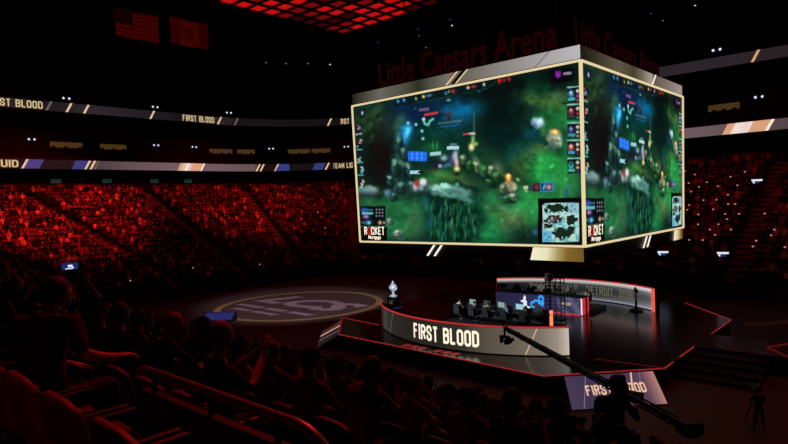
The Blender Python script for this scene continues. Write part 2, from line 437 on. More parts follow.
def make_ribbon(label, zc, h, cols, items, group=None):
    """cols: [(px, rgb)...] pixel-content stops along the band"""
    root = empty('ribbon_board', (0, 0, 0), 0, label, 'led board')
    x, y, d = proj(np.column_stack([up, np.full(len(us), zc)]))
    vis = [i for i in range(len(us)) if d[i] > 0 and -150 < x[i] < 950]
    # contiguous run through the far side
    i0 = min(vis); i1 = max(vis)
    nu = i1 - i0
    grid = []
    for zz in (zc - h / 2, zc + h / 2):
        for i in range(i0, i1 + 1):
            grid.append((up[i][0], up[i][1], zz))
    fs = [tuple(reversed(f)) for f in grid_faces(nu, 1)]
    px = x[i0:i1]
    xs = [c[0] for c in cols]; cc = np.array([lin(c[1]) for c in cols])
    c = np.column_stack([np.interp(px, xs, cc[:, k]) for k in range(3)])
    lf = link('led_face', pixel_mesh('led_face', grid, fs, c), root)
    bk = MB(); sec = []
    for i in range(i0, i1 + 1, 4):
        p, t = ribbon_at(us[i]); nn = Vector((-t[1], t[0], 0)); o_ = Vector((p[0], p[1], 0)) - nn * .02
        for (dn, zz) in ((0, zc - h / 2 - .08), (.08, zc - h / 2 - .08), (.08, zc - h / 2 - .01), (0, zc - h / 2 - .01), (0, zc + h / 2 + .01), (.08, zc + h / 2 + .01), (.08, zc + h / 2 + .08), (0, zc + h / 2 + .08), (-.12, zc + h / 2 + .08), (-.12, zc - h / 2 - .08)):
            v = o_ + nn * dn; sec.append((v.x, v.y, zz))
    q = len(sec) // 10; bk.add(sec, [(i * 10 + k, i * 10 + (k + 1) % 10, (i + 1) * 10 + (k + 1) % 10, (i + 1) * 10 + k) for i in range(q - 1) for k in range(10)])
    bk.build('housing', 'black_steel', root)
    for it in items:
        u = u_of_px(it['px'], zc); p, t = ribbon_at(u)
        nrm = Vector((-t[1], t[0], 0))                        # towards the floor
        right = -Vector((t[0], t[1], 0))                      # as read from the floor
        o = Vector((p[0], p[1], zc)) + nrm * 0.06
        mt = frame(o, right, nrm)
        if 'text' in it:
            text_obj('lettering', it['text'], it.get('h', h * 0.8), it['w'], mt, it.get('m', 'letter_gold'), lf, 0.035)
        elif it['k'] == 'slash':
            m = MB()
            for j in range(it.get('n', 1)):
                dx = j * 0.7; m.add([(dx - .48, -h / 2, 0), (dx - .18, -h / 2, 0), (dx + .48, h / 2, 0), (dx + .18, h / 2, 0)], [(0, 1, 2, 3)], 0, mt)
            m.build('slash_mark', it.get('m', 'gold_led'), lf)
        elif it['k'] == 'block':
            m = MB(); ww = it['w'] / 2; m.add([(-ww - .3, -h / 2, 0), (ww - .3, -h / 2, 0), (ww + .3, h / 2, 0), (-ww + .3, h / 2, 0)], [(0, 1, 2, 3)], 0, mt)
            m.build('graphic_panel', it['m'], lf)
    return root
mat('ribbon_blue', (10, 14, 40), 0.5, emit=(48, 72, 146), strength=0.7)
mat('ribbon_orange', (60, 40, 30), 0.5, emit=(214, 160, 124), strength=1.0)
mat('ribbon_white', (60, 60, 60), 0.5, emit=(236, 226, 226), strength=1.0)
make_ribbon('long dim ribbon screen under the upper seats showing FIRST BLOOD in gold', 24.8, 1.25,
            [(-40, (30, 26, 30)), (28, (40, 34, 38)), (34, (28, 24, 27)), (60, (34, 29, 33)), (90, (46, 39, 44)), (150, (34, 29, 33)), (180, (24, 20, 22)),
             (222, (46, 36, 40)), (240, (26, 20, 22)), (320, (20, 17, 18)), (345, (20, 17, 18)), (690, (44, 38, 44)), (788, (40, 33, 36))],
            [dict(px=14, text='FIRST BLOOD', w=6.5, m='letter_gold'), dict(px=198, text='FIRST BLOOD', w=5.6), dict(px=351, text='FIRST BLOOD', w=5.6),
             dict(px=48, k='slash', m='letter_dim'), dict(px=69, k='slash'), dict(px=86, k='slash'), dict(px=152, k='slash'), dict(px=220, k='slash'), dict(px=236, k='slash', m='letter_dim'),
             dict(px=329, k='slash'), dict(px=755, k='slash', m='ribbon_orange')])
make_ribbon('long ribbon screen on the lower balcony with pinkish panels and sponsor graphics', 16.95, 1.2,
            [(-40, (40, 36, 40)), (20, (22, 19, 21)), (70, (24, 20, 23)), (84, (44, 36, 41)), (100, (78, 62, 68)), (130, (98, 78, 84)), (178, (116, 92, 98)), (255, (104, 82, 88)), (260, (18, 14, 15)),
             (330, (22, 18, 19)), (345, (22, 18, 19)), (688, (110, 90, 94)), (788, (84, 68, 72))],
            [dict(px=0, text='LIQUID', w=4, m='letter_gold'), dict(px=24, k='slash', m='gold_led'), dict(px=33, k='block', w=1.9, m='ribbon_blue'), dict(px=80, k='block', w=1.6, m='ribbon_blue'), dict(px=87, k='slash', n=2, m='gold_led'),
             dict(px=97, k='slash', m='letter_dim'), dict(px=183, k='block', w=1.2, m='ribbon_orange'), dict(px=187, k='block', w=1.6, m='ribbon_white'), dict(px=196, k='block', w=2.4, m='ribbon_orange'), dict(px=203, k='slash', m='white_led'), dict(px=258, k='slash', n=2, m='gold_led'),
             dict(px=276, k='slash', m='gold_led'), dict(px=283, k='block', w=2.6, m='ribbon_blue'), dict(px=319, k='block', w=1.8, m='ribbon_blue'), dict(px=327, k='slash', n=1, m='gold_led'), dict(px=347, text='TEAM LIQUID', w=5, m='letter_gold'),
             dict(px=736, k='block', w=2.4, m='ribbon_orange'), dict(px=741, k='block', w=1.8, m='ribbon_white'), dict(px=757, k='block', w=2.8, m='ribbon_orange'), dict(px=770, k='slash', m='white_led')])

def loop_px(P, px, z):
    """point of a closed outline P seen in a pixel column, with the inward normal"""
    Q = np.concatenate([P + (np.roll(P, -1, 0) - P) * f for f in np.arange(0, 1, 0.05)])
    T = np.concatenate([np.roll(P, -1, 0) - P] * 20)
    x, y, d = proj(np.column_stack([Q, np.full(len(Q), z)]))
    i = int(np.argmin(np.where(d > 0, np.abs(x - px), 1e9))); t = T[i] / np.linalg.norm(T[i])
    return Vector((Q[i][0], Q[i][1], z)), Vector((-t[1], t[0], 0))
SUITE = loop_pts(71.9, -59.9, 44.4, 30.9)
# warm lit suites
n = 0
for (x0, x1, z) in ((48, 82, 20.3), (98, 126, 20.3), (208, 232, 20.3), (236, 255, 20.3), (287, 310, 20.3), (311, 331, 20.3), (708, 742, 20.3)):
    a, na = loop_px(SUITE, x0, z); c, nc_ = loop_px(SUITE, x1, z); mid = (a + c) / 2; nn = (na + nc_).normalized()
    wd = (a - c).length; right = nn.cross(Vector((0, 0, 1))) * -1
    right = Vector((0, 0, 1)).cross(nn)
    mt = frame(mid + nn * 0.3, right, nn)
    place = ['far left', 'second from left', 'third from left', 'fourth from left', 'fifth from left', 'last before the hanging screen', 'right of the hanging screen'][n]
    root = empty('suite_window', mid, 0, 'dim warm lit suite opening between the ribbon screens, ' + place, 'suite')
    mtl = root.matrix_world.inverted() if False else Matrix.Translation(-mid)
    m = MB(); m.box((0, 0.1, 0), (wd, .8, 0.06), 0, mtl @ mt); m.build('back_wall', 'suite_glow', root)
    m = MB()
    for s in (-1, 1): m.box((s * wd / 2, 0, 0.1), (0.2, 1.4, 0.3), 0, mtl @ mt)
    m.box((0, 0.6, 0.1), (wd, 0.2, 0.3), 0, mtl @ mt); m.build('frame', 'black_steel', root)
    m = MB(); m.box((0, -0.55, 0.5), (wd, 0.15, 0.5), 0, mtl @ mt)
    m.build('counter', 'black_plastic', root)
    for j in range(max(2, int(wd / 1.2))):
        xx = -wd / 2 + 0.6 + j * (wd - 1.2) / max(1, int(wd / 1.2) - 1) + rnd.uniform(-.3, .3)
        st = MB(); st.box((xx, -0.42, 0.4), (0.5, 0.5, 0.3), 0, mtl @ mt, 0.1); st.build('chair_back', 'black_cloth', root)
    n += 1
# emergency lights: a box with two small lamps
EL = [(30.5, 20.9, 'on the left edge'), (155, 20.9, 'between the warm suites'), (193, 20.9, 'second pair on the suite level'), (271, 20.9, 'middle of the suite level'), (347, 20.9, 'beside the hanging screen'), (760, 21.0, 'far right of the suite level'),
      (65, 25.9, 'above the upper ribbon screen at left'), (154, 25.9, 'above the upper ribbon screen, second from left'), (228, 26.1, 'above the upper ribbon screen beside FIRST BLOOD'), (718, 26.1, 'above the upper ribbon screen at right')]
for i, (px, z, wh) in enumerate(EL):
    P = SUITE if z < 23 else RBL
    p, nn = loop_px(P, px, z)
    root = empty('emergency_light', p + nn * 0.35, 0, 'small twin white emergency light ' + wh, 'light')
    R = Vector((0, 0, 1)).cross(nn); mt = frame((0, 0, 0), R, nn)
    m = MB(); m.box((0, -0.1, -0.2), (1.0, 0.22, 0.3), 0, mt, 0.03); hs = m.build('housing', 'black_plastic', root)
    for s in (-1, 1):
        m = MB(); m.lathe([(0.06, -0.05), (0.12, 0.05), (0.15, 0.12), (0.0, 0.14)], 10, 0, (s * 0.36, 0.08, 0), mt)
        m.build('lamp', 'cool_white_led', hs)
# dim teal monitors under the lower balcony
for i, px in enumerate((55, 106, 153, 187)):
    p, nn = loop_px(loop_pts(68.9, -55.9, 41.4, 27.9), px, 14.9)
    root = empty('concourse_monitor', p + nn * 0.4, 0, 'dim teal monitor hung under the lower balcony, ' + ['leftmost of four', 'second of four from left', 'third of four from left', 'rightmost of four'][i], 'monitor')
    mt = frame((0, 0, 0), Vector((0, 0, 1)).cross(nn), nn)
    m = MB(); m.box((0, 0, -0.05), (1.5, .75, 0.12), 0, mt, 0.03); hs = m.build('casing', 'black_plastic', root)
    m = MB(); m.box((0, 0, 0.03), (1.35, 0.6, 0.02), 0, mt); m.build('screen', 'teal_glow', hs)
    m = MB(); m.tube([(0, 0.5, -0.05), (0, 1.3, -0.05)], 0.06, 6, 0, True, mt); m.build('bracket', 'black_steel', root)
# hanging flags
def flag(px0, px1, py0, py1, z, label, kind):
    P = loop_pts(52, -40, 26, 18)
    a, na = loop_px(P, px0, z); c, _ = loop_px(P, px1, z)
    mid = (a + c) / 2; R = (c - a).normalized(); nn = R.cross(Vector((0, 0, 1))).normalized()
    wd = (c - a).length; hh = wd * 0.62
    root = empty('hanging_flag', mid, 0, label, 'flag')
    nu, nv = 39, 26
    vs, fs, mi = [], [], []
    for j in range(nv + 1):
        for i in range(nu + 1):
            u, v = i / nu, j / nv
            w_ = 0.12 * math.sin(u * 9 + v * 1.5) + 0.05 * math.sin(u * 21 + 1)
            P3 = R * ((u - .5) * wd) + Vector((0, 0, -v * hh)) + nn * w_; vs.append(P3)
    for j in range(nv):
        for i in range(nu):
            u, v = (i + .5) / nu, (j + .5) / nv
            if kind == 'us':
                q = 1 if int(v * 13) % 2 else 0
                if u < .4 and v < 7 / 13: q = 2 if (i % 3 or j % 3) else 1
            else:
                q = 0 if (u < .25 or u > .75) else 1
                x, y = (u - .5) / .25, (v - .5) / .5          # maple leaf
                a_ = math.atan2(x, -y); r_ = math.hypot(x, y)
                lobes = 0.34 + 0.16 * abs(math.cos(a_ * 2.5)) + 0.06 * math.cos(a_ * 7)
                if r_ < lobes or (abs(x) < .05 and 0 < y < .62): q = 0
            n0 = j * (nu + 1) + i
            fs.append((n0, n0 + 1, n0 + nu + 2, n0 + nu + 1)); mi.append(q)
    m = MB(); m.v = [tuple(v) for v in vs]; m.f = fs; m.m = mi
    o = m.build('cloth', ['flag_red', 'flag_white', 'flag_blue'], root, True)
    m = MB(); m.tube([-R * (wd / 2 + .2), R * (wd / 2 + .2)], 0.06, 6); m.build('hanging_pole', 'black_steel', root)
    m = MB()
    for s in (-1, 1): m.tube([R * s * wd * .45, R * s * wd * .45 + Vector((0, 0, 46 - z))], 0.03, 4)
    m.build('cable', 'black_steel', root)
flag(114, 158, 5, 38, 35.6, 'striped red flag with dark corner panel hanging high at upper left', 'us')
flag(169, 208, 15, 47, 36.0, 'red flag with a leaf in its middle hanging right of the striped flag', 'ca')
# roof grid with red lit panels
root = empty('ceiling_grid', (0, 0, 35), 0, 'big red lit grid of panels hung under the dark roof', 'ceiling grid')
GX, GY = 41.0, 21.2
nx, ny = 31, 20
m = MB()
for i in range(nx + 1):
    x = -GX + i * 2 * GX / nx
    m.box((x, 0, 0.25), (0.2, 2 * GY, 0.5))
for j in range(ny + 1):
    y = -GY + j * 2 * GY / ny
    m.box((0, y, 0.25), (2 * GX, 0.2, 0.5))
m.build('frame', 'black_steel', root)
cells = []
for i in range(nx):
    for j in range(ny):
        x = -GX + (i + .5) * 2 * GX / nx; y = -GY + (j + .5) * 2 * GY / ny
        px, py, d = proj((x, y, 35)); vis = d > 5 and -10 < px < 800 and py > -8
        cells.append((0 if vis else 1, d, x, y))
cells.sort()
pm = []
for q in range(3):
    mt_ = mat(['panel_red', 'panel_red_dim', 'panel_red_dark'][q], (60, 8, 6), 0.5, emit=[(190, 15, 14), (112, 8, 8), (52, 3, 4)][q], strength=1.0)
    g = MB(); wx, wy = GX / nx - .17, GY / ny - .16
    g.box((0, 0, 0.35), (2 * wx, 2 * wy, 0.12), 0)
    g.box((-wx * .5, 0, 0.27), (wx * .7, wy * 1.5, 0.08), 0)
    pm.append(g.mesh('lit_panel', ['panel_red', 'panel_red_dim', 'panel_red_dark'][q]))
rest = MB()
for n, (vis, d, x, y) in enumerate(cells):
    nz_ = noise.noise(Vector((x * .14, y * .22, 3))) + 0.5 * noise.noise(Vector((x * .9, y * .9, 1)))
    # the lamps over the middle of the grid burn brightest
    q = 0 if nz_ + 0.2 - abs(x + 26) * .02 > 0.1 else (1 if nz_ > -0.3 else 2)
    if n < 100:
        o = link('lit_panel', pm[q], root, loc=(x, y, 0))
    else:
        rest.box((x, y, 0.35), (2 * (GX / nx - .17), 2 * (GY / ny - .16), 0.12), q)
o = rest.build('lit_panel', ['panel_red', 'panel_red_dim', 'panel_red_dark'], root); tag(o, kind='stuff')
m = MB()
for x in (-40, -20, 0, 20, 40):
    for y in (-20, 0, 20): m.tube([(x, y, .5), (x, y, 11)], 0.05, 5)
m.build('cable', 'black_steel', root)
# small lamps in the dark roof
LAMPS = [(266, 62, 31, 'w'), (286, 63, 31, 'w'), (308, 63, 31, 'w'), (330, 64, 31, 'W'), (452, 25, 38, 'o'), (450, 19, 38, 'b'), (419, 35, 37, 'r'), (418, 29, 37, 'b'), (378, 42, 36, 'b'), (426, 47, 35, 'p'), (450, 47, 35, 'w'),
         (695, 5, 38, 'W'), (663, 20, 36, 'w'), (651, 13, 37, 'b')]
LC = dict(w=('dim white', (96, 88, 80)), W=('white', (210, 190, 170)), o=('orange-white', (240, 190, 160)), b=('blue', (46, 50, 110)), r=('red', (130, 34, 40)), p=('pinkish red', (150, 60, 60)))
WH = ['leftmost of the row of four', 'second in the row of four', 'third in the row of four', 'brightest, at the right end of the row of four', 'brightest of those right of the red grid', 'just above the orange-white lamp', 'below a blue one right of the red grid', 'above a red one right of the red grid', 'alone below the tip of the red grid', 'low over the hanging screen', 'beside the pinkish red lamp', 'highest at the right', 'over the hanging screen lettering at right', 'highest over the hanging screen at right']
for i, (px, py, z, k) in enumerate(LAMPS):
    p = at(px, py, z)
    root = empty('roof_lamp', p, 0, 'tiny %s roof lamp, %s' % (LC[k][0], WH[i]), 'lamp')
    mat('lamp_' + ('bright' if k == 'W' else 'dim' if k == 'w' else LC[k][0].split('-')[0].split(' ')[0]), (60, 60, 60), 0.5, emit=LC[k][1], strength=1.3)
    mm = 'lamp_' + ('bright' if k == 'W' else 'dim' if k == 'w' else LC[k][0].split('-')[0].split(' ')[0])
    m = MB(); m.ball((0, 0, 0), 0.16, 10, 7); m.build('bulb', mm, root, True)
    m = MB(); m.lathe([(0.26, -0.05), (0.22, 0.3), (0.06, 0.4), (0.03, 46 - z)], 10); m.build('housing', 'black_steel', root)
# ---------------------------------------------------------------- hanging scoreboard
HX, HY, ZB, ZT, TILT = 8.644, 8.917, 7.188, 17.188, 0.134
def face_pt(face, u, v, out=0.0):
    """point on a screen face; u 0..1 left to right as read, v 0..1 bottom to top"""
    z = ZB + (ZT - ZB) * v; t = TILT * v
    if face == 'front': return np.array([-(HX + t) + 2 * (HX + t) * u, -(HY + t) - out, z])
    return np.array([HX + t + out, -(HY + t) + 2 * (HY + t) * u, z])
NU, NV = 320, 190
def paint_screen():
    uu, vv = np.meshgrid((np.arange(NU) + .5) / NU, (np.arange(NV) + .5) / NV)
    z = ZB + (ZT - ZB) * vv; t = TILT * vv
    P = np.stack([-(HX + t) + 2 * (HX + t) * uu, -(HY + t), z], -1).reshape(-1, 3)
    X, Y, _ = proj(P); X = X.reshape(NV, NU); Y = Y.reshape(NV, NU)
    # layered soft noise for painterly terrain
    def vnoise(s, seed):
        r = np.random.default_rng(seed); gx = int(230 / s) + 3; gy = int(200 / s) + 3
        g = r.random((gy, gx)); fx = (X - 350) / s; fy = (Y - 55) / s
        fx = np.clip(fx, 0, gx - 1.01); fy = np.clip(fy, 0, gy - 1.01)
        i = fx.astype(int); j = fy.astype(int); a = fx - i; b = fy - j; a = a * a * (3 - 2 * a); b = b * b * (3 - 2 * b)
        return (g[j, i] * (1 - a) + g[j, i + 1] * a) * (1 - b) + (g[j + 1, i] * (1 - a) + g[j + 1, i + 1] * a) * b
    n1, n2, n3, n4 = vnoise(22, 1), vnoise(9, 2), vnoise(4, 3), vnoise(2, 4)
    tex = 0.55 * n1 + 0.6 * n2 + 0.5 * n3 + 0.3 * n4
    I = np.zeros((NV, NU, 3)); I[:] = (12, 34, 28)
    def mix(m, c): I[:] = I * (1 - m[..., None]) + np.array(c, float) * m[..., None]
    def blob(x, y, rx, ry, c, a=1.0, ang=0.0, hard=1.25):
        ca, sa = math.cos(math.radians(ang)), math.sin(math.radians(ang))
        dx, dy = X - x, Y - y
        q = ((dx * ca + dy * sa) / rx) ** 2 + ((-dx * sa + dy * ca) / ry) ** 2
        mix(a * np.exp(-q ** hard), c)
    def rect(x0, y0, x1, y1, c, a=1.0, sl=0.0):
        """box whose top and bottom follow a slope"""
        xm = (x0 + x1) / 2; yy = Y - sl * (X - xm)
        m = np.clip((X - x0) / .5 + .5, 0, 1) * np.clip((x1 - X) / .5 + .5, 0, 1) * np.clip((yy - y0) / .5 + .5, 0, 1) * np.clip((y1 - yy) / .5 + .5, 0, 1)
        mix(m * a, c)
    def stroke(pts, r, c, a=1.0):
        d = np.full(X.shape, 1e9)
        for (xa, ya), (xb, yb) in zip(pts[:-1], pts[1:]):
            L = (xb - xa) ** 2 + (yb - ya) ** 2 + 1e-9
            s = np.clip(((X - xa) * (xb - xa) + (Y - ya) * (yb - ya)) / L, 0, 1)
            d = np.minimum(d, np.hypot(X - xa - s * (xb - xa), Y - ya - s * (yb - ya)))
        mix(a * np.exp(-(d / r) ** 2), c)
    B = lambda *a, **k: blob(*a, **k)
    X0, Y0 = X, Y
    X = X0 + (n2 - .5) * 5 + (n3 - .5) * 2.5; Y = Y0 + (vnoise(9, 21) - .5) * 4 + (vnoise(4, 22) - .5) * 2.5      # ragged natural outlines
    # ---- ground tones
    B(372, 120, 16, 18, (34, 60, 30), .9); B(366, 110, 10, 10, (22, 48, 40), .6); B(378, 108, 4, 9, (50, 84, 66), .5, 30)
    B(380, 158, 17, 34, (17, 14, 13), 1, 0, 1.8); B(390, 125, 8, 16, (44, 46, 26), .6, 20)
    B(425, 112, 40, 15, (8, 28, 54), .95, -12); B(462, 110, 22, 9, (10, 86, 120), .9, -6); B(452, 121, 22, 6, (10, 62, 92), .7, -5)
    B(435, 132, 34, 9, (8, 54, 54), .8, -6); B(398, 106, 10, 5, (14, 36, 72), .6)
    B(500, 112, 18, 34, (5, 16, 16), .92, 10); B(520, 92, 22, 12, (6, 22, 18), .8, -8); B(505, 140, 18, 18, (6, 30, 28), .85)
    B(548, 102, 26, 8, (60, 92, 44), .85, 14); B(562, 96, 12, 5, (80, 116, 74), .6, -6); B(538, 88, 12, 8, (14, 62, 36), .8)
    B(555, 120, 18, 12, (34, 108, 54), .85); B(572, 128, 10, 30, (26, 110, 56), .8)
    B(528, 150, 24, 12, (12, 68, 56), .8, -20); B(522, 168, 16, 12, (60, 76, 40), .7, -30); B(540, 150, 14, 6, (96, 96, 50), .55, -8)
    B(550, 170, 26, 20, (36, 132, 62), .95, 0, 2); B(520, 206, 44, 22, (36, 116, 60), .97, 0, 2); B(562, 186, 20, 18, (42, 124, 64), .85, 0, 1.6)
    B(492, 232, 20, 14, (30, 120, 66), .8); B(512, 220, 14, 12, (92, 92, 62), .6); B(500, 210, 16, 6, (70, 80, 56), .5)
    B(396, 217, 42, 22, (32, 98, 58), .97, 0, 2.2); B(372, 205, 18, 8, (34, 84, 50), .7); B(416, 222, 10, 18, (66, 88, 62), .5)
    B(440, 178, 26, 9, (34, 92, 44), .9, -5); B(455, 178, 28, 4, (84, 98, 56), .55, 14); B(420, 186, 20, 4, (88, 98, 62), .5, -12)
    B(430, 150, 16, 10, (18, 78, 44), .7); B(478, 170, 10, 16, (30, 62, 34), .7, -30); B(462, 200, 26, 8, (30, 82, 52), .6)
    B(468, 150, 18, 12, (10, 44, 34), .7); B(490, 160, 16, 12, (22, 60, 38), .6, 40)
    B(562, 72, 24, 14, (6, 13, 11), .95, -8); B(500, 88, 30, 10, (5, 14, 13), .9, -10); B(372, 100, 12, 5, (8, 22, 20), .6)
    X = X0 + (n3 - .5) * 2 + (n4 - .5) * .8; Y = Y0 + (vnoise(4, 22) - .5) * 1.6 + (vnoise(2, 23) - .5) * .8
    # ---- rocks, ruins, trees
    B(400, 163, 9, 32, (18, 48, 46), .92, 6, 2.2); B(396, 168, 2.4, 22, (50, 84, 72), .7, 7, 2); B(406, 172, 2, 16, (12, 30, 32), .8, 4, 2); B(404, 135, 7, 12, (34, 140, 200), .9, 20); B(407, 132, 3, 7, (90, 200, 245), .9, 25); B(400, 122, 5, 8, (50, 90, 74), .7, 30)
    B(397, 130, 3, 14, (40, 74, 58), .7, 10); B(402, 163, 7, 3, (104, 134, 112), .75, 20); B(394, 190, 5, 8, (30, 52, 54), .8); B(406, 188, 4, 7, (60, 78, 84), .6); B(396, 184, 2, 9, (92, 122, 104), .5, 10)
    B(388, 193, 3, 4, (90, 116, 140), .7); B(400, 176, 6, 8, (10, 30, 28), .7)
    B(369, 193.5, 11, 4.5, (40, 54, 52), .9, 0, 2); B(368, 189.4, 10, 4.6, (104, 126, 124), .95, 0, 2.5); B(368, 193, 10, 3, (44, 62, 62), .6)
    B(452, 216, 29, 32, (7, 36, 28), .96, 0, 2.5)
    B(449, 191, 22, 6.5, (98, 140, 130), .95, 7, 3); B(441, 187, 10, 3.6, (146, 190, 174), .9, -10, 2.5); B(461, 197.5, 14, 3.6, (70, 112, 104), .85, 22, 2.5); B(436, 193, 6, 3, (60, 96, 90), .8, 10, 2); B(452, 191, 14, 2, (54, 84, 80), .6, 10)
    for i, (x, y, l) in enumerate(((432, 214, 13), (440, 222, 14), (446, 208, 10), (452, 226, 12), (458, 212, 14), (464, 222, 14), (470, 212, 11), (437, 230, 9), (474, 228, 10))):
        B(x, y, 1.6, l, [(36, 120, 72), (24, 92, 64), (70, 120, 92), (40, 104, 60)][i % 4], .75, 6 - i * 2)
    B(430, 222, 3, 8, (24, 70, 90), .6); B(444, 236, 4, 4, (30, 60, 90), .6); B(427, 205, 3, 10, (30, 90, 90), .6, -20)
    stroke([(454, 205), (452, 218), (449, 230)], 1.2, (120, 150, 130), .6)
    B(490, 172, 6, 14, (30, 74, 40), .8, -35); B(478, 165, 3, 10, (110, 128, 100), .7, -24); B(497, 170, 6, 10, (90, 100, 72), .7, -20); B(488, 180, 12, 8, (16, 50, 32), .8, 30)
    B(508, 196, 10, 9, (26, 52, 48), .9); B(509, 187, 8, 6, (128, 126, 98), .95, 0, 2.6); B(504, 188, 3, 4, (82, 86, 66), .8, 0, 2); B(514, 188, 2.4, 4, (164, 158, 126), .7, 0, 2); B(508, 178, 3.4, 4, (255, 150, 60), .95); B(508, 176, 1.6, 2.2, (255, 226, 150), .95); B(508, 192, 8, 2, (44, 50, 42), .7)
    B(506, 197, 5, 3, (110, 150, 146), .6); B(500, 190, 3, 6, (58, 84, 60), .7)
    B(538, 123, 7, 5.5, (118, 144, 158), .98, 10, 2.6); B(535, 125.5, 4, 2.6, (70, 92, 112), .8, 20, 2); B(541, 121, 3, 3, (170, 186, 190), .7); B(532, 134, 9, 6, (14, 58, 70), .8); B(545, 132, 5, 5, (60, 110, 60), .7)
    B(555, 138.5, 8, 9, (130, 140, 116), .95, -10, 2.6); B(551, 143, 3.4, 4, (84, 96, 84), .8, 0, 2); B(560, 142, 2.6, 5, (160, 166, 140), .7, -10, 2); B(555, 131.5, 3.6, 3, (255, 146, 52), .95); B(554.6, 132.5, 1.6, 1.6, (255, 240, 180), .95); B(557, 141, 6, 1.4, (60, 72, 56), .7, 10); B(554, 146, 6, 2, (62, 84, 84), .8)
    B(398, 235, 5, 4, (106, 116, 106), .75); B(389, 222, 3, 4, (92, 116, 104), .6); B(373, 196, 12, 2, (20, 40, 36), .5)
    def rock(x, y, rx, ry, c, hi, ang=0):
        B(x + .8, y + ry * .55, rx * 1.15, ry * .8, (8, 20, 18), .8, ang, 2); B(x, y, rx, ry, c, .95, ang, 3)
        B(x - rx * .2, y - ry * .45, rx * .6, ry * .4, hi, .85, ang - 12, 2.5); B(x + rx * .45, y + ry * .2, rx * .35, ry * .6, tuple(v * .6 for v in c), .8, ang + 8, 2.5)
        B(x - rx * .5, y + ry * .3, rx * .25, ry * .4, tuple(v * 1.3 for v in c), .6, ang, 2.5)
    for x, y, rx, ry, a in ((399, 143, 4, 8, 12), (404, 153, 3.6, 7, -6), (395, 166, 4.5, 9, 8), (409, 170, 3.6, 8, -8), (390, 180, 3.6, 6, 0), (401, 187, 4.6, 6, 6), (411, 185, 3.2, 5, -10), (393, 196, 3, 4, 0)):
        rock(x, y, rx, ry, (30, 58, 58), (96, 132, 120), a)
    for x, y, rx, ry, a, g in ((463, 160, 3.6, 6, 10, 1), (470, 165, 3.4, 6, -12, 0), (477, 167, 3.2, 7, -20, 1), (484, 171, 4.4, 7, 0, 0), (491, 170, 4, 5.5, 12, 1), (497, 177, 4.6, 6.5, -10, 0), (503, 189, 4, 5.5, 0, 1), (513, 197, 4.6, 4.6, 8, 1), (507, 199, 4, 3.6, 0, 0), (489, 182, 4.4, 4, 20, 0)):
        rock(x, y, rx, ry, (66, 84, 62) if g else (26, 66, 38), (140, 156, 126) if g else (62, 118, 66), a)
    for x, y, r_ in ((433, 208, 4), (442, 213, 5), (452, 211, 5), (462, 210, 5), (471, 208, 4), (436, 222, 5), (447, 226, 5), (458, 224, 5), (468, 221, 5), (475, 219, 4), (432, 234, 4), (444, 237, 5), (456, 236, 5), (467, 234, 5), (476, 232, 4)):
        B(x, y + 1.5, r_ * .8, r_ * 1.3, (6, 26, 20), .75, 0, 2); B(x - r_ * .3, y, r_ * .28, r_ * 1.2, (44, 112, 74), .7, 6, 2); B(x + r_ * .4, y - 1, r_ * .2, r_, (26, 84, 62), .7, -4, 2)
    rock(390, 221, 2.6, 3.4, (84, 106, 96), (130, 148, 134)); rock(398, 233, 4.4, 3.4, (96, 108, 98), (150, 158, 146), -10)
    for x, y in ((366, 118), (371, 126), (376, 113), (364, 132), (372, 137), (380, 121)): B(x, y, 3, 3.6, (46, 66, 34), .6, 20, 2); B(x + 2, y + 2.4, 2.4, 2.4, (10, 22, 16), .6, 0, 2)
    # leaves, stones and cracks
    r2 = np.random.default_rng(8); X, Y = X0 + (n3 - .5) * 2, Y0 + (n4 - .5) * 1.5
    for _ in range(170):
        x, y = r2.uniform(360, 580), r2.uniform(70, 244)
        base = I[min(NV - 1, max(0, int((244 - y) / 178 * NV))), min(NU - 1, int((x - 354) / 230 * NU))]
        k = r2.uniform(.35, 1.9); B(x, y, r2.uniform(.8, 3.2), r2.uniform(.6, 2.2), np.clip(base * k + (2 if k > 1 else 0), 0, 220), .5, r2.uniform(-60, 60), 2)
    I[:] = I * (0.62 + 0.4 * tex)[..., None]
    I[:] = np.clip(255 * (np.clip(I, 0, 255) / 255) ** 1.1 * 1.32, 0, 255)
    X, Y = X0, Y0
    # ---- units, effects and their name bars
    rect(408, 151.5, 427, 161, (28, 104, 236), 1, 0.03)
    for x in (412, 417, 422): rect(x - .4, 151.5, x + .4, 161, (100, 176, 255), .8, .03)
    for y in (154.5, 158): rect(408, y - .3, 427, y + .3, (90, 160, 250), .6, .03)
    rect(410, 170.5, 420, 174, (168, 222, 232), .95); rect(418, 171, 423, 173.5, (10, 20, 30), .8)
    B(423, 182, 4, 4, (226, 236, 240), .95, 20, 2); B(415, 187, 2.6, 4.5, (205, 196, 206), .9, -15); B(417, 183, 2.4, 3.5, (190, 46, 40), .95, 0, 2); B(421, 188, 3, 3, (170, 176, 220), .8)
    rect(430, 152, 441, 155.5, (176, 222, 224), .9, -.1); B(433, 146, 1, 4, (60, 170, 80), .7); B(437, 146, 1, 4, (60, 170, 80), .7)
    rect(447, 146, 459, 149.5, (188, 226, 234), .95, -.06); rect(450, 143.5, 457, 145, (120, 170, 200), .7, -.06)
    B(437, 165, 6, 5, (28, 22, 52), .95); B(440, 166, 2, 2, (220, 226, 240), .8); B(444, 158, 3.5, 3, (150, 190, 205), .9); B(447, 165, 5, 2, (60, 130, 160), .8, -30); B(452, 160, 4, 5, (66, 60, 130), .8)
    B(455, 155, 2.6, 5, (190, 206, 226), .85, 15); B(456.5, 162, 2.4, 7, (216, 196, 184), .95, -5); B(457, 169, 2.8, 2.4, (255, 232, 150), .98); B(457, 174, 3, 2, (14, 22, 18), .8)
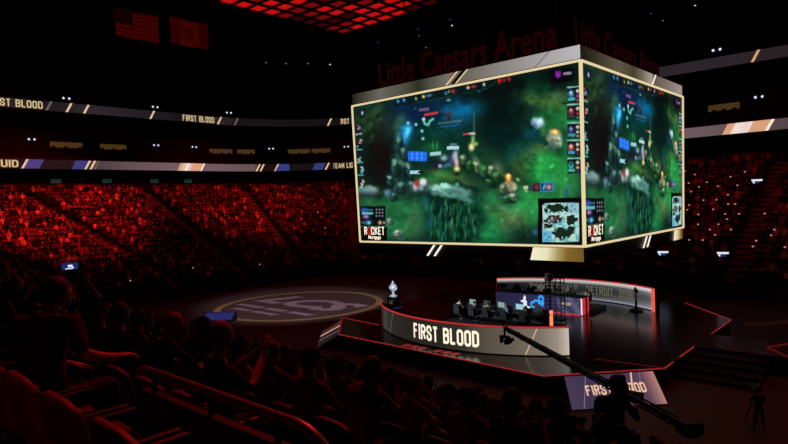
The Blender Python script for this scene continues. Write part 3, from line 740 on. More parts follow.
    rect(463, 133, 470, 135, (206, 62, 66), .9, -.05); rect(469, 132.4, 476, 134.6, (198, 204, 204), .9, -.05); rect(475, 132, 479, 134, (10, 14, 14), .8)
    B(473, 140, 2, 6, (150, 210, 110), .8); B(471.5, 147, 3, 4, (250, 230, 160), .98, 0, 1.5); B(476, 144, 2, 2, (190, 220, 110), .8); stroke([(474, 112), (474, 132)], .8, (90, 150, 110), .5)
    rect(419, 108, 429, 111, (132, 92, 140), .8, -.12); rect(424, 112.6, 438, 115, (206, 58, 48), .95, -.2)
    stroke([(423, 119), (425, 124), (428, 125), (430, 121), (433, 119)], 1.2, (120, 226, 190), .95); B(424, 119, 1.4, 1.4, (230, 255, 250), .95)
    for x, y in ((408, 123), (416, 124.5), (422, 131), (423, 138.6)): B(x, y, 1.5, 1.6, (150, 240, 215), .98)
    B(449, 115, 3, 3.5, (90, 40, 36), .8); B(449, 119, 2, 3, (20, 30, 20), .8); rect(438, 121, 462, 123.2, (88, 116, 120), .7, -.13); rect(440, 125, 460, 126.6, (20, 96, 160), .7, -.1)
    rect(443, 117, 447, 118.4, (40, 100, 60), .5)
    B(566, 192, 3, 4, (46, 86, 122), .85); B(570, 186, 2, 3, (60, 100, 130), .7); B(535, 232, 3, 3.4, (52, 96, 140), .85)
    rect(523.5, 186, 528, 189.6, (214, 206, 160), .9, -.05); rect(528, 185.6, 533, 190.5, (40, 54, 80), .9); rect(533, 183, 540, 191.6, (46, 22, 30), .98, -.04); B(537, 187, 2.4, 3, (150, 60, 66), .8)
    rect(540, 181.8, 554, 192.2, (38, 134, 176), .95, -.04); rect(541, 183.4, 545.5, 190.8, (10, 60, 100), .9, -.04); rect(546, 183.2, 552.6, 190.6, (60, 30, 60), .9, -.04); B(549, 187, 2.6, 2.6, (226, 170, 160), .9); B(544, 187, .8, 3, (140, 220, 240), .9, 20)
    # ---- terrain grain, before the display panels go on
    # ---- heads-up bar along the top edge
    def edge(x): return 106.3 - .2015 * (x - 353.3)
    yb = Y - edge(X)
    m = np.clip((X - 393) / 3, 0, 1) * np.clip((506 - X) / 6, 0, 1) * np.clip((9.5 - yb) / 1.5, 0, 1); mix(m * .82, (9, 22, 26))
    stroke([(421, edge(421) + 9.5), (452, edge(452) + 9.5), (458, edge(458) + 5)], .6, (30, 76, 60), .5); stroke([(464, edge(464) + 9.5), (488, edge(488) + 9), (496, edge(496) + 4)], .6, (30, 76, 60), .5)
    def top(x, dy, rx, ry, c, a=.95): blob(x, edge(x) + dy, rx, ry, c, a, -11, 1.6)
    for x, dy, rx, ry, c in ((398, 4, 1.6, 2, (60, 140, 200)), (404, 4, 1.6, 2, (70, 150, 210)), (416, 5, 1.2, 1.8, (150, 190, 90)), (423.5, 4.5, 1.7, 1.7, (222, 214, 140)), (429, 4.5, 3.2, 1.5, (60, 120, 180)),
                             (446, 5.5, 1.6, 2, (50, 130, 170)), (449, 4.6, 1, 1.6, (90, 170, 90)), (453, 5, 2, 2, (190, 48, 44)), (448.5, 13, 2.4, 1.3, (120, 160, 150)), (468, 4.5, 1.8, 1.6, (230, 210, 170)),
                             (473.5, 4.5, 3, 1.5, (176, 52, 50)), (484, 4.5, 1.4, 2, (200, 200, 190)), (499.5, 4, 2, 2.6, (214, 34, 30)), (504, 4, 1.5, 2, (180, 26, 26)), (509, 4, 1.7, 2.2, (200, 28, 28))): top(x, dy, rx, ry, c)
    # ---- sponsor block, top right
    rect(551, 69, 573, 82, (8, 8, 10), .95, -.12); B(558, 75, 2.9, 3, (150, 36, 190), 1, 0, 2); B(556.4, 72, .9, 1.4, (170, 50, 210), .9); B(559.8, 72, .9, 1.4, (170, 50, 210), .9); rect(563, 72.2, 571.5, 74.6, (150, 146, 160), .9, -.12)
    rect(359.5, 108.5, 365.5, 118, (14, 20, 34), .8, -.15); B(362.3, 113, 1.3, 2, (180, 200, 235), .95)
    # ---- player columns
    r = np.random.default_rng(5)
    pal = [(214, 150, 140), (70, 190, 200), (220, 216, 206), (176, 60, 80), (60, 90, 160), (226, 186, 120), (90, 200, 150), (20, 24, 36)]
    for q, (y, h) in enumerate(((130, 12), (145, 13), (158, 13), (171, 12), (184, 12))):
        sx = 358.6 + (y - 126) * .045
        rect(sx - 3, y - h / 2, sx + 3.6, y + h / 2 - 1, (16, 22, 34), .9)
        for c in range(7): B(sx + r.uniform(-2.4, 2.6), y + r.uniform(-5, 4.6), 1.2, 1.1, pal[int(r.integers(0, 7))], .9, 0, 2)
        rect(sx - 3, y + h / 2 - 2.4, sx + 3, y + h / 2 - 1.4, (90, 210, 190), .9)
    for q, (y, s) in enumerate(((94, -.1), (111.5, -.09), (130, -.05), (147.5, -.03), (165.5, -.01))):
        rect(567.4, y - 7, 581, y + 8, (10, 16, 22), .95, s); rect(567, y - 7.8, 581, y - 6.4, (150, 214, 204), .85, s)
        B(571, y, 3, 4, [(60, 150, 190), (150, 50, 60), (70, 66, 130), (196, 90, 80), (60, 180, 170)][q], .95, 0, 2); B(571, y - 1.4, 1.4, 1.5, [(210, 226, 226), (226, 180, 170), (160, 170, 220), (236, 226, 214), (20, 30, 40)][q], .95)
        rect(568, y + 3.5, 575, y + 6.5, [(70, 196, 206), (60, 60, 70), (60, 170, 190), (70, 170, 214), (70, 190, 170)][q], .85, s)
        B(577.6, y - 3, 1.8, 1.9, (226, 220, 190), .95, 0, 2); B(577.6, y + 2, 1.8, 1.7, [(170, 60, 190), (176, 56, 56), (200, 196, 190), (206, 196, 186), (216, 180, 140)][q], .95, 0, 2); B(577.6, y + 6, 1.4, 1.1, pal[q], .8)
    # ---- map in the corner
    rect(538, 198, 581.5, 246, (6, 8, 8), 1, -.015)
    rect(542.5, 203, 579, 242, (176, 216, 206), 1, -.015)
    mz = vnoise(2.2, 9); mm = np.clip((X - 542.5), 0, 1) * np.clip((579 - X), 0, 1) * np.clip(Y - 203, 0, 1) * np.clip(242 - Y, 0, 1)
    mix(mm * (mz < .4) * .85, (96, 170, 172))
    for x, y, a, b_ in ((556, 208, 9, 4.5), (571, 220, 6, 5), (548, 226, 4.5, 2.4), (561, 233, 8.5, 6), (553, 219, 9, 4.5), (571, 230, 4.5, 4), (546, 210.5, 2.5, 2.5), (566, 209, 3, 3)):
        q = ((X - x) / a) ** 2 + ((Y - y) / b_) ** 2
        mix(mm * (q + (vnoise(1.8, 12) - .5) * 1.3 < 1) * .97, (22, 36, 22))
    stroke([(545, 219), (549, 214.5), (561, 214.5), (566, 217)], .8, (190, 222, 214), .95); B(552, 220, 3, 2, (120, 120, 150), .9); B(556, 218, 1.2, 1.2, (176, 60, 80), .9)
    for x, y in ((552, 218), (549, 221), (558, 221), (547, 217)): B(x, y, .9, 1.2, (226, 236, 236), .95)
    rect(542.5, 231, 552, 242, (96, 176, 206), .9); rect(568, 203, 578, 213, (120, 190, 214), .8)
    for x, y in ((545, 234), (549, 237), (547, 240)): B(x, y, 1, 1, (40, 90, 150), .9)
    for x, y in ((572, 206), (575, 209), (571, 211)): B(x, y, 1, 1, (170, 50, 60), .9)
    for x, y in ((564, 226), (566, 229), (561, 224)): B(x, y, 1.4, 1.2, (70, 160, 230), .9)
    mix(np.clip(1.5 - np.hypot(X - 543, Y - 203.5) / 1.6, 0, 1) * .9, (6, 8, 8))
    # ---- team block, bottom left
    rect(359.6, 206, 385.5, 226, (9, 10, 16), .96); B(364, 210, 3.4, 2.4, (60, 90, 200), .95); rect(362, 212, 373, 214.6, (90, 190, 200), .95); B(366, 216.6, 3, 2, (190, 140, 214), .9); rect(366, 209, 373, 210.6, (50, 130, 150), .8)
    for i in range(3):
        for j in range(3): B(376.5 + i * 3, 209.5 + j * 3.2, .9, 1, (170, 170, 176), .85)
    B(368, 222.6, 4, 2.4, (50, 120, 170), .95); B(369, 222.8, 1.5, 1.6, (130, 220, 240), .9); B(380, 222.6, 2, 2, (232, 180, 120), .95); B(384, 222.6, 1, 1.4, (200, 190, 190), .9); B(363, 222.4, 1.6, .9, (120, 140, 150), .8)
    rect(360.4, 227, 387, 241.2, (7, 6, 7), 1)
    return np.clip(lin(np.clip(I, 0, 255)), 0, 1)
PIX = paint_screen()
sb = empty('scoreboard', (0, 0, 0), 0, 'huge black box scoreboard with lit game screens hung over the stage', 'scoreboard')
m = MB()
def ringv(z, e): return [(-HX - e, -HY - e, z), (HX + e, -HY - e, z), (HX + e, HY + e, z), (-HX - e, HY + e, z)]
lv = [(ZB - .95, -.12), (ZB - .9, -.05), (ZB, -.05), (ZT, TILT - .05), (ZT + .85, TILT - .05), (ZT + .95, TILT - .1), (ZT + 1.0, -1.1), (ZT + 3.0, -1.1), (ZT + 3.05, -2.5)]
vs = []; fs = []
for z, e in lv: vs += ringv(z, e)
for k in range(len(lv) - 1):
    for i in range(4): fs.append((k * 4 + i, k * 4 + (i + 1) % 4, (k + 1) * 4 + (i + 1) % 4, (k + 1) * 4 + i))
fs.append((3, 2, 1, 0)); n = (len(lv) - 1) * 4; fs.append((n, n + 1, n + 2, n + 3))
m.add(vs, fs); m.build('body', 'black_paint', sb)
cable = MB()
for x in (-6, 0, 6):
    for y in (-6, 6): cable.tube([(x, y, ZT + 3), (x, y, 46)], 0.06, 6)
cable.build('cable', 'black_steel', sb)
gf = grid_faces(NU, NV)
for face in ('front', 'side'):
    g = []
    for j in range(NV + 1):
        for i in range(NU + 1): g.append(face_pt(face, i / NU, j / NV, 0.0))
    sc_ = link('screen', pixel_mesh('screen', g, gf, PIX.reshape(-1, 3)), sb)
    tag(sc_, 'game picture of green forest with a small map' + (', on the wide left face' if face == 'front' else ', on the narrow right face'))
    # glowing edge round the picture
    tr = MB(); c = [Vector(face_pt(face, u, v, 0.05)) for u, v in ((0, 0), (1, 0), (1, 1), (0, 1))]
    for a, b_ in ((0, 1), (1, 2), (2, 3), (3, 0)): tr.tube([c[a], c[b_]], 0.072, 6)
    tr.build('edge_light', 'trim_gold', sb)
    # captions
    def on(u, v): 
        p = Vector(face_pt(face, u, v, 0.03)); R = (Vector(face_pt(face, 1, v)) - Vector(face_pt(face, 0, v))).normalized()
        Ups = (Vector(face_pt(face, .5, 1)) - Vector(face_pt(face, .5, 0))).normalized()
        return frame(p, R, R.cross(Ups))
    mat('caption_red', (60, 8, 8), 0.5, emit=(206, 28, 36), strength=1.0)
    for q in range(6): text_obj('sponsor_letter', 'ROCKET', 0.6, 2.0, on(0.085, 0.080), 'caption_red' if q == 1 else 'letter_white', sc_, only=[q])
    text_obj('sponsor_caption', 'Mortgage', 0.34, 1.25, on(0.086, 0.030), 'letter_white', sc_, 0.03)
BAND = {}
# LED bands over and under the screens
def band(face, v0z, v1z, out, stops, nseg=120):
    g = []; 
    for z in (v0z, v1z):
        t = TILT if z > 12 else 0
        for i in range(nseg + 1):
            u = i / nseg
            if face == 'front': g.append((-(HX + t) + 2 * (HX + t) * u, -(HY + t) - out, z))
            else: g.append((HX + t + out, -(HY + t) + 2 * (HY + t) * u, z))
    f = grid_faces(nseg, 1); uc = (np.arange(nseg) + .5) / nseg
    cc = np.array([lin(s[1]) for s in stops]); xs = [s[0] for s in stops]
    c = np.column_stack([np.interp(uc, xs, cc[:, k]) for k in range(3)])
    BAND[(face, True)] = link('led_band', pixel_mesh('led_band', g, f, c), sb); return BAND[(face, True)]
band('front', ZT + .12, ZT + .85, 0.0, [(0, (26, 26, 20)), (.07, (70, 68, 54)), (.16, (104, 102, 92)), (.3, (74, 74, 60)), (.36, (44, 46, 34)), (.43, (84, 84, 72)), (.5, (116, 112, 100)), (.53, (104, 96, 70)), (.6, (112, 106, 96)), (.8, (152, 146, 144)), (1, (186, 182, 186))])
band('side', ZT + .12, ZT + .85, 0.0, [(0, (24, 22, 16)), (.1, (50, 46, 34)), (.3, (92, 86, 70)), (.44, (70, 64, 42)), (.52, (110, 102, 84)), (.62, (166, 156, 140)), (.65, (100, 86, 76)), (.8, (128, 110, 104)), (1, (164, 146, 142))])
def slashes(face, u0, z0, z1, n, m_, wd=.28, gap=.8, lean=.9):
    t = TILT if z0 > 12 else 0
    b = MB()
    for j in range(n):
        s = u0 * 2 * (HX if face == 'front' else HY) + j * gap
        q = [(s, z0), (s + wd, z0), (s + wd + lean, z1), (s + lean, z1)]
        vs = []
        for o in (0.02, 0.05):
            for a, z in q: vs.append((-(HX + t) + a, -(HY + t) - o, z) if face == 'front' else (HX + t + o, -(HY + t) + a, z))
        b.add(vs, [(0, 1, 2, 3), (7, 6, 5, 4), (0, 4, 5, 1), (1, 5, 6, 2), (2, 6, 7, 3), (3, 7, 4, 0)])
    b.build('slash_mark', m_, BAND.get((face, z0 > 12), sb))
slashes('front', .495, ZT + .13, ZT + .84, 1, 'gold_led', .14, .8); slashes('front', .52, ZT + .13, ZT + .84, 1, 'black_paint', .3); slashes('front', .54, ZT + .13, ZT + .84, 1, 'gold_led', .12)
slashes('front', .86, ZT + .13, ZT + .84, 1, 'letter_dim', .06)
slashes('side', .63, ZT + .13, ZT + .84, 1, 'letter_white', .16, .8, .7)
slashes('front', .362, ZB - .85, ZB - .12, 2, 'white_led', .17, .6, .62); slashes('side', .5, ZB - .85, ZB - .12, 2, 'white_led', .22, .75, .7)
def corner(face, u0, u1, stops):
    nseg = 30; g = []
    for k, z in enumerate((ZB - .85, ZB - .1)):
        for i in range(nseg + 1):
            a0 = u0 + (0.012 if k else 0)
            u = a0 + (u1 - a0) * i / nseg
            g.append((-HX + 2 * HX * u, -HY - .03, z) if face == 'front' else (HX + .03, -HY + 2 * HY * u, z))
    uc = (np.arange(nseg) + .5) / nseg; cc = np.array([lin(s[1]) for s in stops])
    c = np.column_stack([np.interp(uc, [s[0] for s in stops], cc[:, k]) for k in range(3)])
    link('corner_light', pixel_mesh('corner_light', g, grid_faces(nseg, 1), c), sb)
corner('front', .81, .998, [(0, (240, 236, 200)), (.3, (232, 226, 186)), (.5, (176, 156, 98)), (.7, (128, 98, 42)), (1, (112, 86, 40))])
corner('side', .865, .995, [(0, (246, 238, 214)), (.4, (222, 200, 150)), (.7, (150, 112, 56)), (1, (70, 44, 26))])
# dim red lettering above the screens
for face in ('front', 'side'):
    b_ = frame((0, 0, 0), (1, 0, 0), (0, -1, 0))
    if face == 'front': mt = frame((0, -HY + .9, ZT + 2.1), (1, 0, 0), (0, -1, 0)); wd = 14.0
    else: mt = frame((HX - .9, 0, ZT + 2.1), (0, 1, 0), (1, 0, 0)); wd = 14.6
    text_obj('sign_lettering', 'Little Caesars Arena', 1.75, wd, mt, 'sign_red', sb, 0.02)
# ---------------------------------------------------------------- people
HC = {}
def loft(b, rings, n, mi, cap=True):
    """rings: (centre, x axis * rx, y axis * ry)"""
    vs = []; fs = []
    for c, ax, ay in rings:
        for k in range(n):
            a = 2 * PI * k / n; vs.append(Vector(c) + Vector(ax) * math.cos(a) + Vector(ay) * math.sin(a))
    for i in range(len(rings) - 1):
        for k in range(n): fs.append((i * n + k, i * n + (k + 1) % n, (i + 1) * n + (k + 1) % n, (i + 1) * n + k))
    if cap: fs.append(tuple(reversed(range(n)))); fs.append(tuple((len(rings) - 1) * n + k for k in range(n)))
    b.add(vs, fs, mi)
SEATED = dict(pelvis=(0, 0, .53), spine=(0, -.03, .76), chest=(0, -.03, .98), neck=(0, -.01, 1.13), head=(0, .02, 1.27), look=(0, 1, -.12),
              shR=(.19, -.02, 1.06), elR=(.25, .12, .80), wrR=(.15, .36, .66), haR=(.10, .46, .63), hipR=(.1, .05, .51), knR=(.14, .46, .52), anR=(.14, .44, .1), toR=(.15, .62, .04),
              shL=(-.19, -.02, 1.06), elL=(-.25, .12, .80), wrL=(-.15, .36, .66), haL=(-.10, .46, .63), hipL=(-.1, .05, .51), knL=(-.14, .46, .52), anL=(-.14, .44, .1), toL=(-.15, .62, .04))
STAND = dict(pelvis=(0, 0, .95), spine=(0, 0, 1.15), chest=(0, -.01, 1.36), neck=(0, .0, 1.5), head=(0, .03, 1.635), look=(0, 1, -.1),
             shR=(.19, 0, 1.43), elR=(.25, .02, 1.14), wrR=(.24, .14, .9), haR=(.23, .18, .8), hipR=(.1, 0, .92), knR=(.11, .02, .5), anR=(.12, -.02, .09), toR=(.14, .15, .035),
             shL=(-.19, 0, 1.43), elL=(-.25, .02, 1.14), wrL=(-.24, .14, .9), haL=(-.23, .18, .8), hipL=(-.1, 0, .92), knL=(-.11, .02, .5), anL=(-.12, -.02, .09), toL=(-.14, .15, .035))
def pose(base, **k): d = dict(base); d.update(k); return d
POSES = {
    'rest': pose(SEATED),
    'lean': pose(SEATED, spine=(0, .04, .75), chest=(0, .13, .95), neck=(0, .21, 1.08), head=(0, .28, 1.2), shR=(.19, .15, 1.02), shL=(-.19, .15, 1.02), elR=(.22, .36, .78), elL=(-.22, .36, .78), wrR=(.06, .52, .72), wrL=(-.06, .52, .72), haR=(.02, .6, .74), haL=(-.02, .6, .74)),
    'clap': pose(SEATED, elR=(.27, .14, .88), elL=(-.27, .14, .88), wrR=(.07, .34, 1.08), wrL=(-.07, .34, 1.08), haR=(.025, .38, 1.17), haL=(-.025, .38, 1.17)),
    'armup': pose(SEATED, elR=(.30, .06, 1.28), wrR=(.24, .14, 1.52), haR=(.22, .16, 1.62)),
    'chin': pose(SEATED, elR=(.2, .24, .86), wrR=(.06, .22, 1.1), haR=(.03, .17, 1.17), look=(.4, 1, -.1)),
    'phone': pose(SEATED, elR=(.28, .18, 1.26), elL=(-.28, .18, 1.26), wrR=(.14, .34, 1.5), wrL=(-.14, .34, 1.5), haR=(.12, .37, 1.6), haL=(-.12, .37, 1.6), look=(0, 1, .3)),
    'desk': pose(SEATED, spine=(0, .0, .77), chest=(0, .04, .98), neck=(0, .09, 1.13), head=(0, .14, 1.26), shR=(.19, .04, 1.06), shL=(-.19, .04, 1.06), elR=(.27, .18, .82), elL=(-.27, .18, .82), wrR=(.19, .42, .79), wrL=(-.17, .42, .79), haR=(.17, .51, .785), haL=(-.15, .51, .785)),
    'desk2': pose(SEATED, spine=(0, .0, .77), chest=(0, .04, .98), neck=(0, .09, 1.13), head=(0, .14, 1.26), shR=(.19, .04, 1.06), shL=(-.19, .04, 1.06), elR=(.42, .08, .93), elL=(-.40, .06, .98), wrR=(.26, .28, .86), wrL=(-.16, .10, 1.14), haR=(.2, .36, .85), haL=(-.1, .12, 1.2)),
    'rail': pose(SEATED, chest=(0.0, .04, .95), neck=(0, .09, 1.08), head=(0, .14, 1.2), look=(.6, 1, -.15), shR=(.2, .06, 1.06), elR=(.40, -.10, .86), wrR=(.46, .08, .80), haR=(.50, .16, .80)),
    'stand': pose(STAND),
    'operate': pose(STAND, spine=(0, .03, 1.15), chest=(0, .06, 1.36), neck=(0, .1, 1.5), head=(0, .15, 1.63), elR=(.28, .2, 1.16), wrR=(.2, .44, 1.22), haR=(.18, .53, 1.24), elL=(-.28, .2, 1.16), wrL=(-.2, .44, 1.2), haL=(-.18, .53, 1.22), knR=(.14, .05, .5), anR=(.17, 0, .09), toR=(.2, .17, .035), knL=(-.14, .05, .5), anL=(-.17, 0, .09), toL=(-.2, .17, .035)),
}
RAD = dict(pelvis=(.165, .125), spine=(.145, .115), chest=(.165, .12), neck=(.055, .055), hip=(.095, .09), kn=(.062, .062), an=(.042, .045), to=(.042, .03), sh=(.07, .065), el=(.047, .047), wr=(.030, .026))
def person_mesh(pz):
    """one continuous body grown over the pose's joints, with face and five-fingered hands; and its hair"""
    if pz in HC: return HC[pz]
    P = {k: Vector(v) for k, v in POSES[pz].items()}
    names = ['pelvis', 'spine', 'chest', 'neck', 'skull'] + [j + s for s in 'RL' for j in ('hip', 'kn', 'an', 'to', 'sh', 'el', 'wr', 'pa')]
    look = P['look'].normalized()
    P['skull'] = P['head'] - Vector((0, 0, .045))
    for s in 'RL': P['pa' + s] = P['wr' + s] + (P['ha' + s] - P['wr' + s]).normalized() * .055
    edges = [('pelvis', 'spine'), ('spine', 'chest'), ('chest', 'neck'), ('neck', 'skull')]
    for s in 'RL': edges += [('pelvis', 'hip' + s), ('hip' + s, 'kn' + s), ('kn' + s, 'an' + s), ('an' + s, 'to' + s), ('chest', 'sh' + s), ('sh' + s, 'el' + s), ('el' + s, 'wr' + s), ('wr' + s, 'pa' + s)]
    # extra joints mid-limb keep the taper
    me = bpy.data.meshes.new('body'); ix = {n: i for i, n in enumerate(names)}
    me.from_pydata([P[n] for n in names], [(ix[a], ix[b]) for a, b in edges], [])
    o = bpy.data.objects.new('body', me); COL.objects.link(o)
    sk = o.modifiers.new('skin', 'SKIN'); sk.use_smooth_shade = True; sk.branch_smoothing = .3
    for n in names:
        v = me.skin_vertices[0].data[ix[n]]
        key = n if n in RAD else n[:-1]
        r = RAD.get(key, (.036, .02) if n.startswith('pa') else (.062, .062))
        v.radius = r; v.use_root = (n == 'pelvis')
    ss = o.modifiers.new('sub', 'SUBSURF'); ss.levels = 1; ss.render_levels = 1
    dg = bpy.context.evaluated_depsgraph_get(); dg.update()
    ev = bpy.data.meshes.new_from_object(o.evaluated_get(dg))
    b = MB(); vs = [v.co.copy() for v in ev.vertices]; fs = [tuple(p.vertices) for p in ev.polygons]
    bpy.data.objects.remove(o); bpy.data.meshes.remove(me); bpy.data.meshes.remove(ev)
    # which cloth covers a face: by the nearest bone
    seg = [(a, c, P[a], P[c]) for a, c in edges]
    def cloth(c):
        best = None; bd = 9
        for a, d_, pa, pb in seg:
            L = (pb - pa).length_squared; t = max(0, min(1, (c - pa).dot(pb - pa) / L)); q = (c - pa - (pb - pa) * t).length
            if q < bd: bd = q; best = (a, d_, t)
        a, d_, t = best
        if d_ == 'skull' or (a == 'chest' and d_ == 'neck' and t > .8): return 0
        if d_[:2] in ('to',): return 3
        if a[:2] == 'an': return 3
        if a[:2] in ('el',): return 4                                   # forearm: sleeve or skin
        if a[:2] == 'wr': return 0
        if a[:3] == 'hip' or a[:2] == 'kn' or d_[:3] == 'hip': return 2
        if a == 'pelvis' and t < .15: return 2
        return 1
    b.v = [tuple(v) for v in vs]; b.f = fs; b.m = [cloth(sum((vs[i] for i in f), Vector()) / len(f)) for f in fs]
    # head: an egg with jaw, nose, eyes, mouth, ears
    f = look; side = f.cross(Vector((0, 0, 1))).normalized(); upv = side.cross(f).normalized()
    hm = frame(P['head'], side, upv)            # x = the person's right, y = forward, z = up
    hb = MB(); hb.ball((0, 0, 0), 1.0, 20, 16)
    hv = []
    for x, y, z in hb.v:
        jaw = 1.0 - 0.30 * max(0, -z) ** 1.4
        X = x * .077 * jaw; Y = y * .098 * (1 - .12 * max(0, -z)); Z = z * .118
        if z < 0 and y > 0: Y += .012 * (-z) * y
        hv.append(Vector((X, Y - .005, Z)))
    b.add(hv, hb.f, 0, hm)
    b.ball((0, .098, -.022), (.014, .02, .024), 8, 6, 0, hm); b.ball((0, .088, .01), (.009, .014, .03), 8, 6, 0, hm)
    for s in (-1, 1):
        b.ball((s * .031, .082, .012), (.015, .011, .010), 8, 6, 5, hm); b.ball((s * .031, .0915, .012), (.006, .003, .006), 8, 5, 6, hm)
        b.ball((s * .031, .088, .033), (.02, .008, .005), 8, 5, 6, hm); b.ball((s * .078, -.005, -.005), (.010, .022, .033), 8, 6, 0, hm)
    b.ball((0, .090, -.058), (.026, .008, .008), 8, 6, 7, hm)
    # hands: palm and five bent fingers
    for s, sg in (('R', 1), ('L', -1)):
        wr, ha = P['wr' + s], P['ha' + s]; d = (ha - wr).normalized()
        dn = Vector((0, 0, -1)) if abs(d.z) < .75 else Vector((0, 1, 0)) * (1 if d.z > 0 else 1)
        dn = (dn - d * dn.dot(d)).normalized(); sd = d.cross(dn).normalized()       # across the palm
        inn = sd if (sd.x * -sg) > 0 else -sd                                         # towards the thumb
        b.ball((0, 0, 0), 1, 10, 8, 0, Matrix(((*(sd * .042),), (*(d * .052),), (*(dn * .017),))).transposed().to_4x4() if False else Matrix.Translation(wr + d * .06) @ Matrix((sd * .042, d * .055, dn * .018)).transposed().to_4x4())
        for q, (off, L) in enumerate(((.030, .072), (.010, .082), (-.011, .076), (-.031, .06))):
            r0 = wr + d * .1 + inn * off; a1 = r0 + d * L * .45 + dn * .006; a2 = a1 + d * L * .3 + dn * L * .2; a3 = a2 + d * L * .12 + dn * L * .25
            b.tube([r0 - d * .02, r0, a1, a2, a3], [.009, .0095, .0088, .008, .006], 6, 0)
        t0 = wr + d * .03 + inn * .03; t1 = t0 + inn * .028 + d * .025 + dn * .01; t2 = t1 + d * .032 + inn * .008 + dn * .008; t3 = t2 + d * .022
        b.tube([t0, t1, t2, t3], [.013, .0115, .0098, .007], 6, 0)
    # hair cap
    hr = MB(); hh = MB(); hh.ball((0, 0, 0), 1.0, 20, 14)
    keep = []
    pts = []
    for x, y, z in hh.v: pts.append(Vector((x * .086, y * .106 - .012, z * .124 + .008)))
    for fc in hh.f:
        c = sum((Vector(hh.v[i]) for i in fc), Vector()) / len(fc)
        if c.z > .42 or (c.y < .25 and c.z > -.35): keep.append(fc)
    hr.add(pts, keep, 0, hm)
    HC[pz] = (b, hr, P, hm)
    return HC[pz]
PM = {}
def person(pz, loc, rz, label, top='shirt_black', skin='skin_light', hair='hair_black', legs='trousers', sleeve=None, group=None, scale=1.0, cap=None):
    if pz not in PM:
        b, hr, P, hm = person_mesh(pz)
        PM[pz] = (b.mesh('body', ['skin_light', 'shirt_black', 'trousers', 'shoes', 'shirt_black', 'eye_white', 'hair_black', 'lip'], True), hr.mesh('hair', 'hair_black', True))
    bm_, hm_ = PM[pz]
    root = empty('person', loc, rz, label, 'person', group); root.scale = (scale,) * 3
    o = link('body', bm_, root)
    for i, nm in enumerate((skin, top, legs, 'shoes', sleeve or skin)):
        o.material_slots[i].link = 'OBJECT'; o.material_slots[i].material = MAT[nm]
    h = link('hair', hm_, root); h.material_slots[0].link = 'OBJECT'; h.material_slots[0].material = MAT[hair]
    if cap:
        P, hm = HC[pz][2], HC[pz][3]
        c = MB(); c.lathe([(.105, .03), (.107, .075), (.092, .115), (.05, .138), (0, .144)], 16, 0, (0, -.008, 0), hm)
        c.prism([(-.07, .08), (.07, .08), (.062, .15), (.03, .185), (-.03, .185), (-.062, .15)], .032, .044, 0, hm)
        c.build('cap', cap, root, True)
    return root
# simple figure for the far stand
def low_person(kind):
    b = MB()
    lean = (0, .06, .02)[kind]; up = kind == 1
    X, Yv = Vector((1, 0, 0)), Vector((0, 1, 0))
    loft(b, [((0, -.02, .45), X * .18, Yv * .13), ((0, -.02, .7), X * .165, Yv * .12), ((0, -.02 + lean, 1.02), X * .2, Yv * .115), ((0, lean, 1.13), X * .07, Yv * .06)], 8, 0)
    b.ball((0, .02 + lean, 1.26), (.085, .1, .125), 8, 6, 1)
    for s in (-1, 1):
        loft(b, [((s * .1, .02, .52), Vector((0, 0, .09)), X * .09), ((s * .13, .45, .52), Vector((0, 0, .065)), X * .065)], 5, 2)
        loft(b, [((s * .13, .46, .54), X * .06, Yv * .06), ((s * .13, .43, .02), X * .045, Yv * .05)], 5, 2)
        if up: pts = [(s * .2, lean, 1.05), (s * .28, .12, 1.2), (s * .2, .2, 1.45)]
        elif kind == 2: pts = [(s * .2, lean, 1.05), (s * .26, .16, .85), (s * .06, .36, 1.06)]
        else: pts = [(s * .2, lean, 1.05), (s * .26, .1, .8), (s * .12, .36, .66)]
        b.tube(pts[:2], [.06, .045], 5, 0); b.tube(pts[1:], [.042, .035], 5, 1 if kind else 0)
        b.ball(pts[2], (.045, .05, .05), 5, 4, 1)
    return b
LOW = [low_person(k) for k in range(3)]

# ---------------------------------------------------------------- seats and spectators of the lower bowl
def seat_parts():
    """folding arena chair: facing +y, deck at z = 0"""
    s = MB(); s.box((0, .02, .43), (.46, .44, .07), 0, None, .03); s.box((0, .02, .39), (.40, .36, .05), 0)
    bk = MB()
    n = 10
    vs = []; fs = []
    for j in range(n + 1):
        t = j / n; z = .42 + .50 * t; y = -.22 - .10 * t; w_ = .235 * (1 - .25 * max(0, t - .75) ** 2 * 8)
        for k in range(9):
            u = (k - 4) / 4; a = .03 * (u * u)
            vs.append((u * w_, y + a, z - (.05 * abs(u) ** 3 if t > .9 else 0)))
    m = len(vs)
    for x, y, z in list(vs): vs.append((x * .98, y - .045, z - .005))
    for j in range(n):
        for k in range(8):
            q = j * 9 + k; fs.append((q, q + 1, q + 10, q + 9)); fs.append((m + q + 9, m + q + 10, m + q + 1, m + q))
    for k in range(8): fs.append((n * 9 + k, n * 9 + k + 1, m + n * 9 + k + 1, m + n * 9 + k)); fs.append((k + 1, k, m + k, m + k + 1))
    for j in range(n): fs.append((j * 9, j * 9 + 9, m + j * 9 + 9, m + j * 9)); fs.append((j * 9 + 17, j * 9 + 8, m + j * 9 + 8, m + j * 9 + 17))
    bk.add(vs, fs)
    ar = []
    for sg in (-1, 1):
        a = MB(); a.box((sg * .265, .0, .63), (.055, .36, .045), 0, None, .02); a.box((sg * .265, -.12, .42), (.045, .06, .42), 0, None, .015); ar.append(a)
    lg = []
    for sg in (-1, 1):
        a = MB(); a.box((sg * .24, -.1, .2), (.04, .06, .4)); a.box((sg * .24, -.06, .015), (.05, .22, .03)); lg.append(a)
    return s, bk, ar, lg
_s, _b, _a, _l = seat_parts()
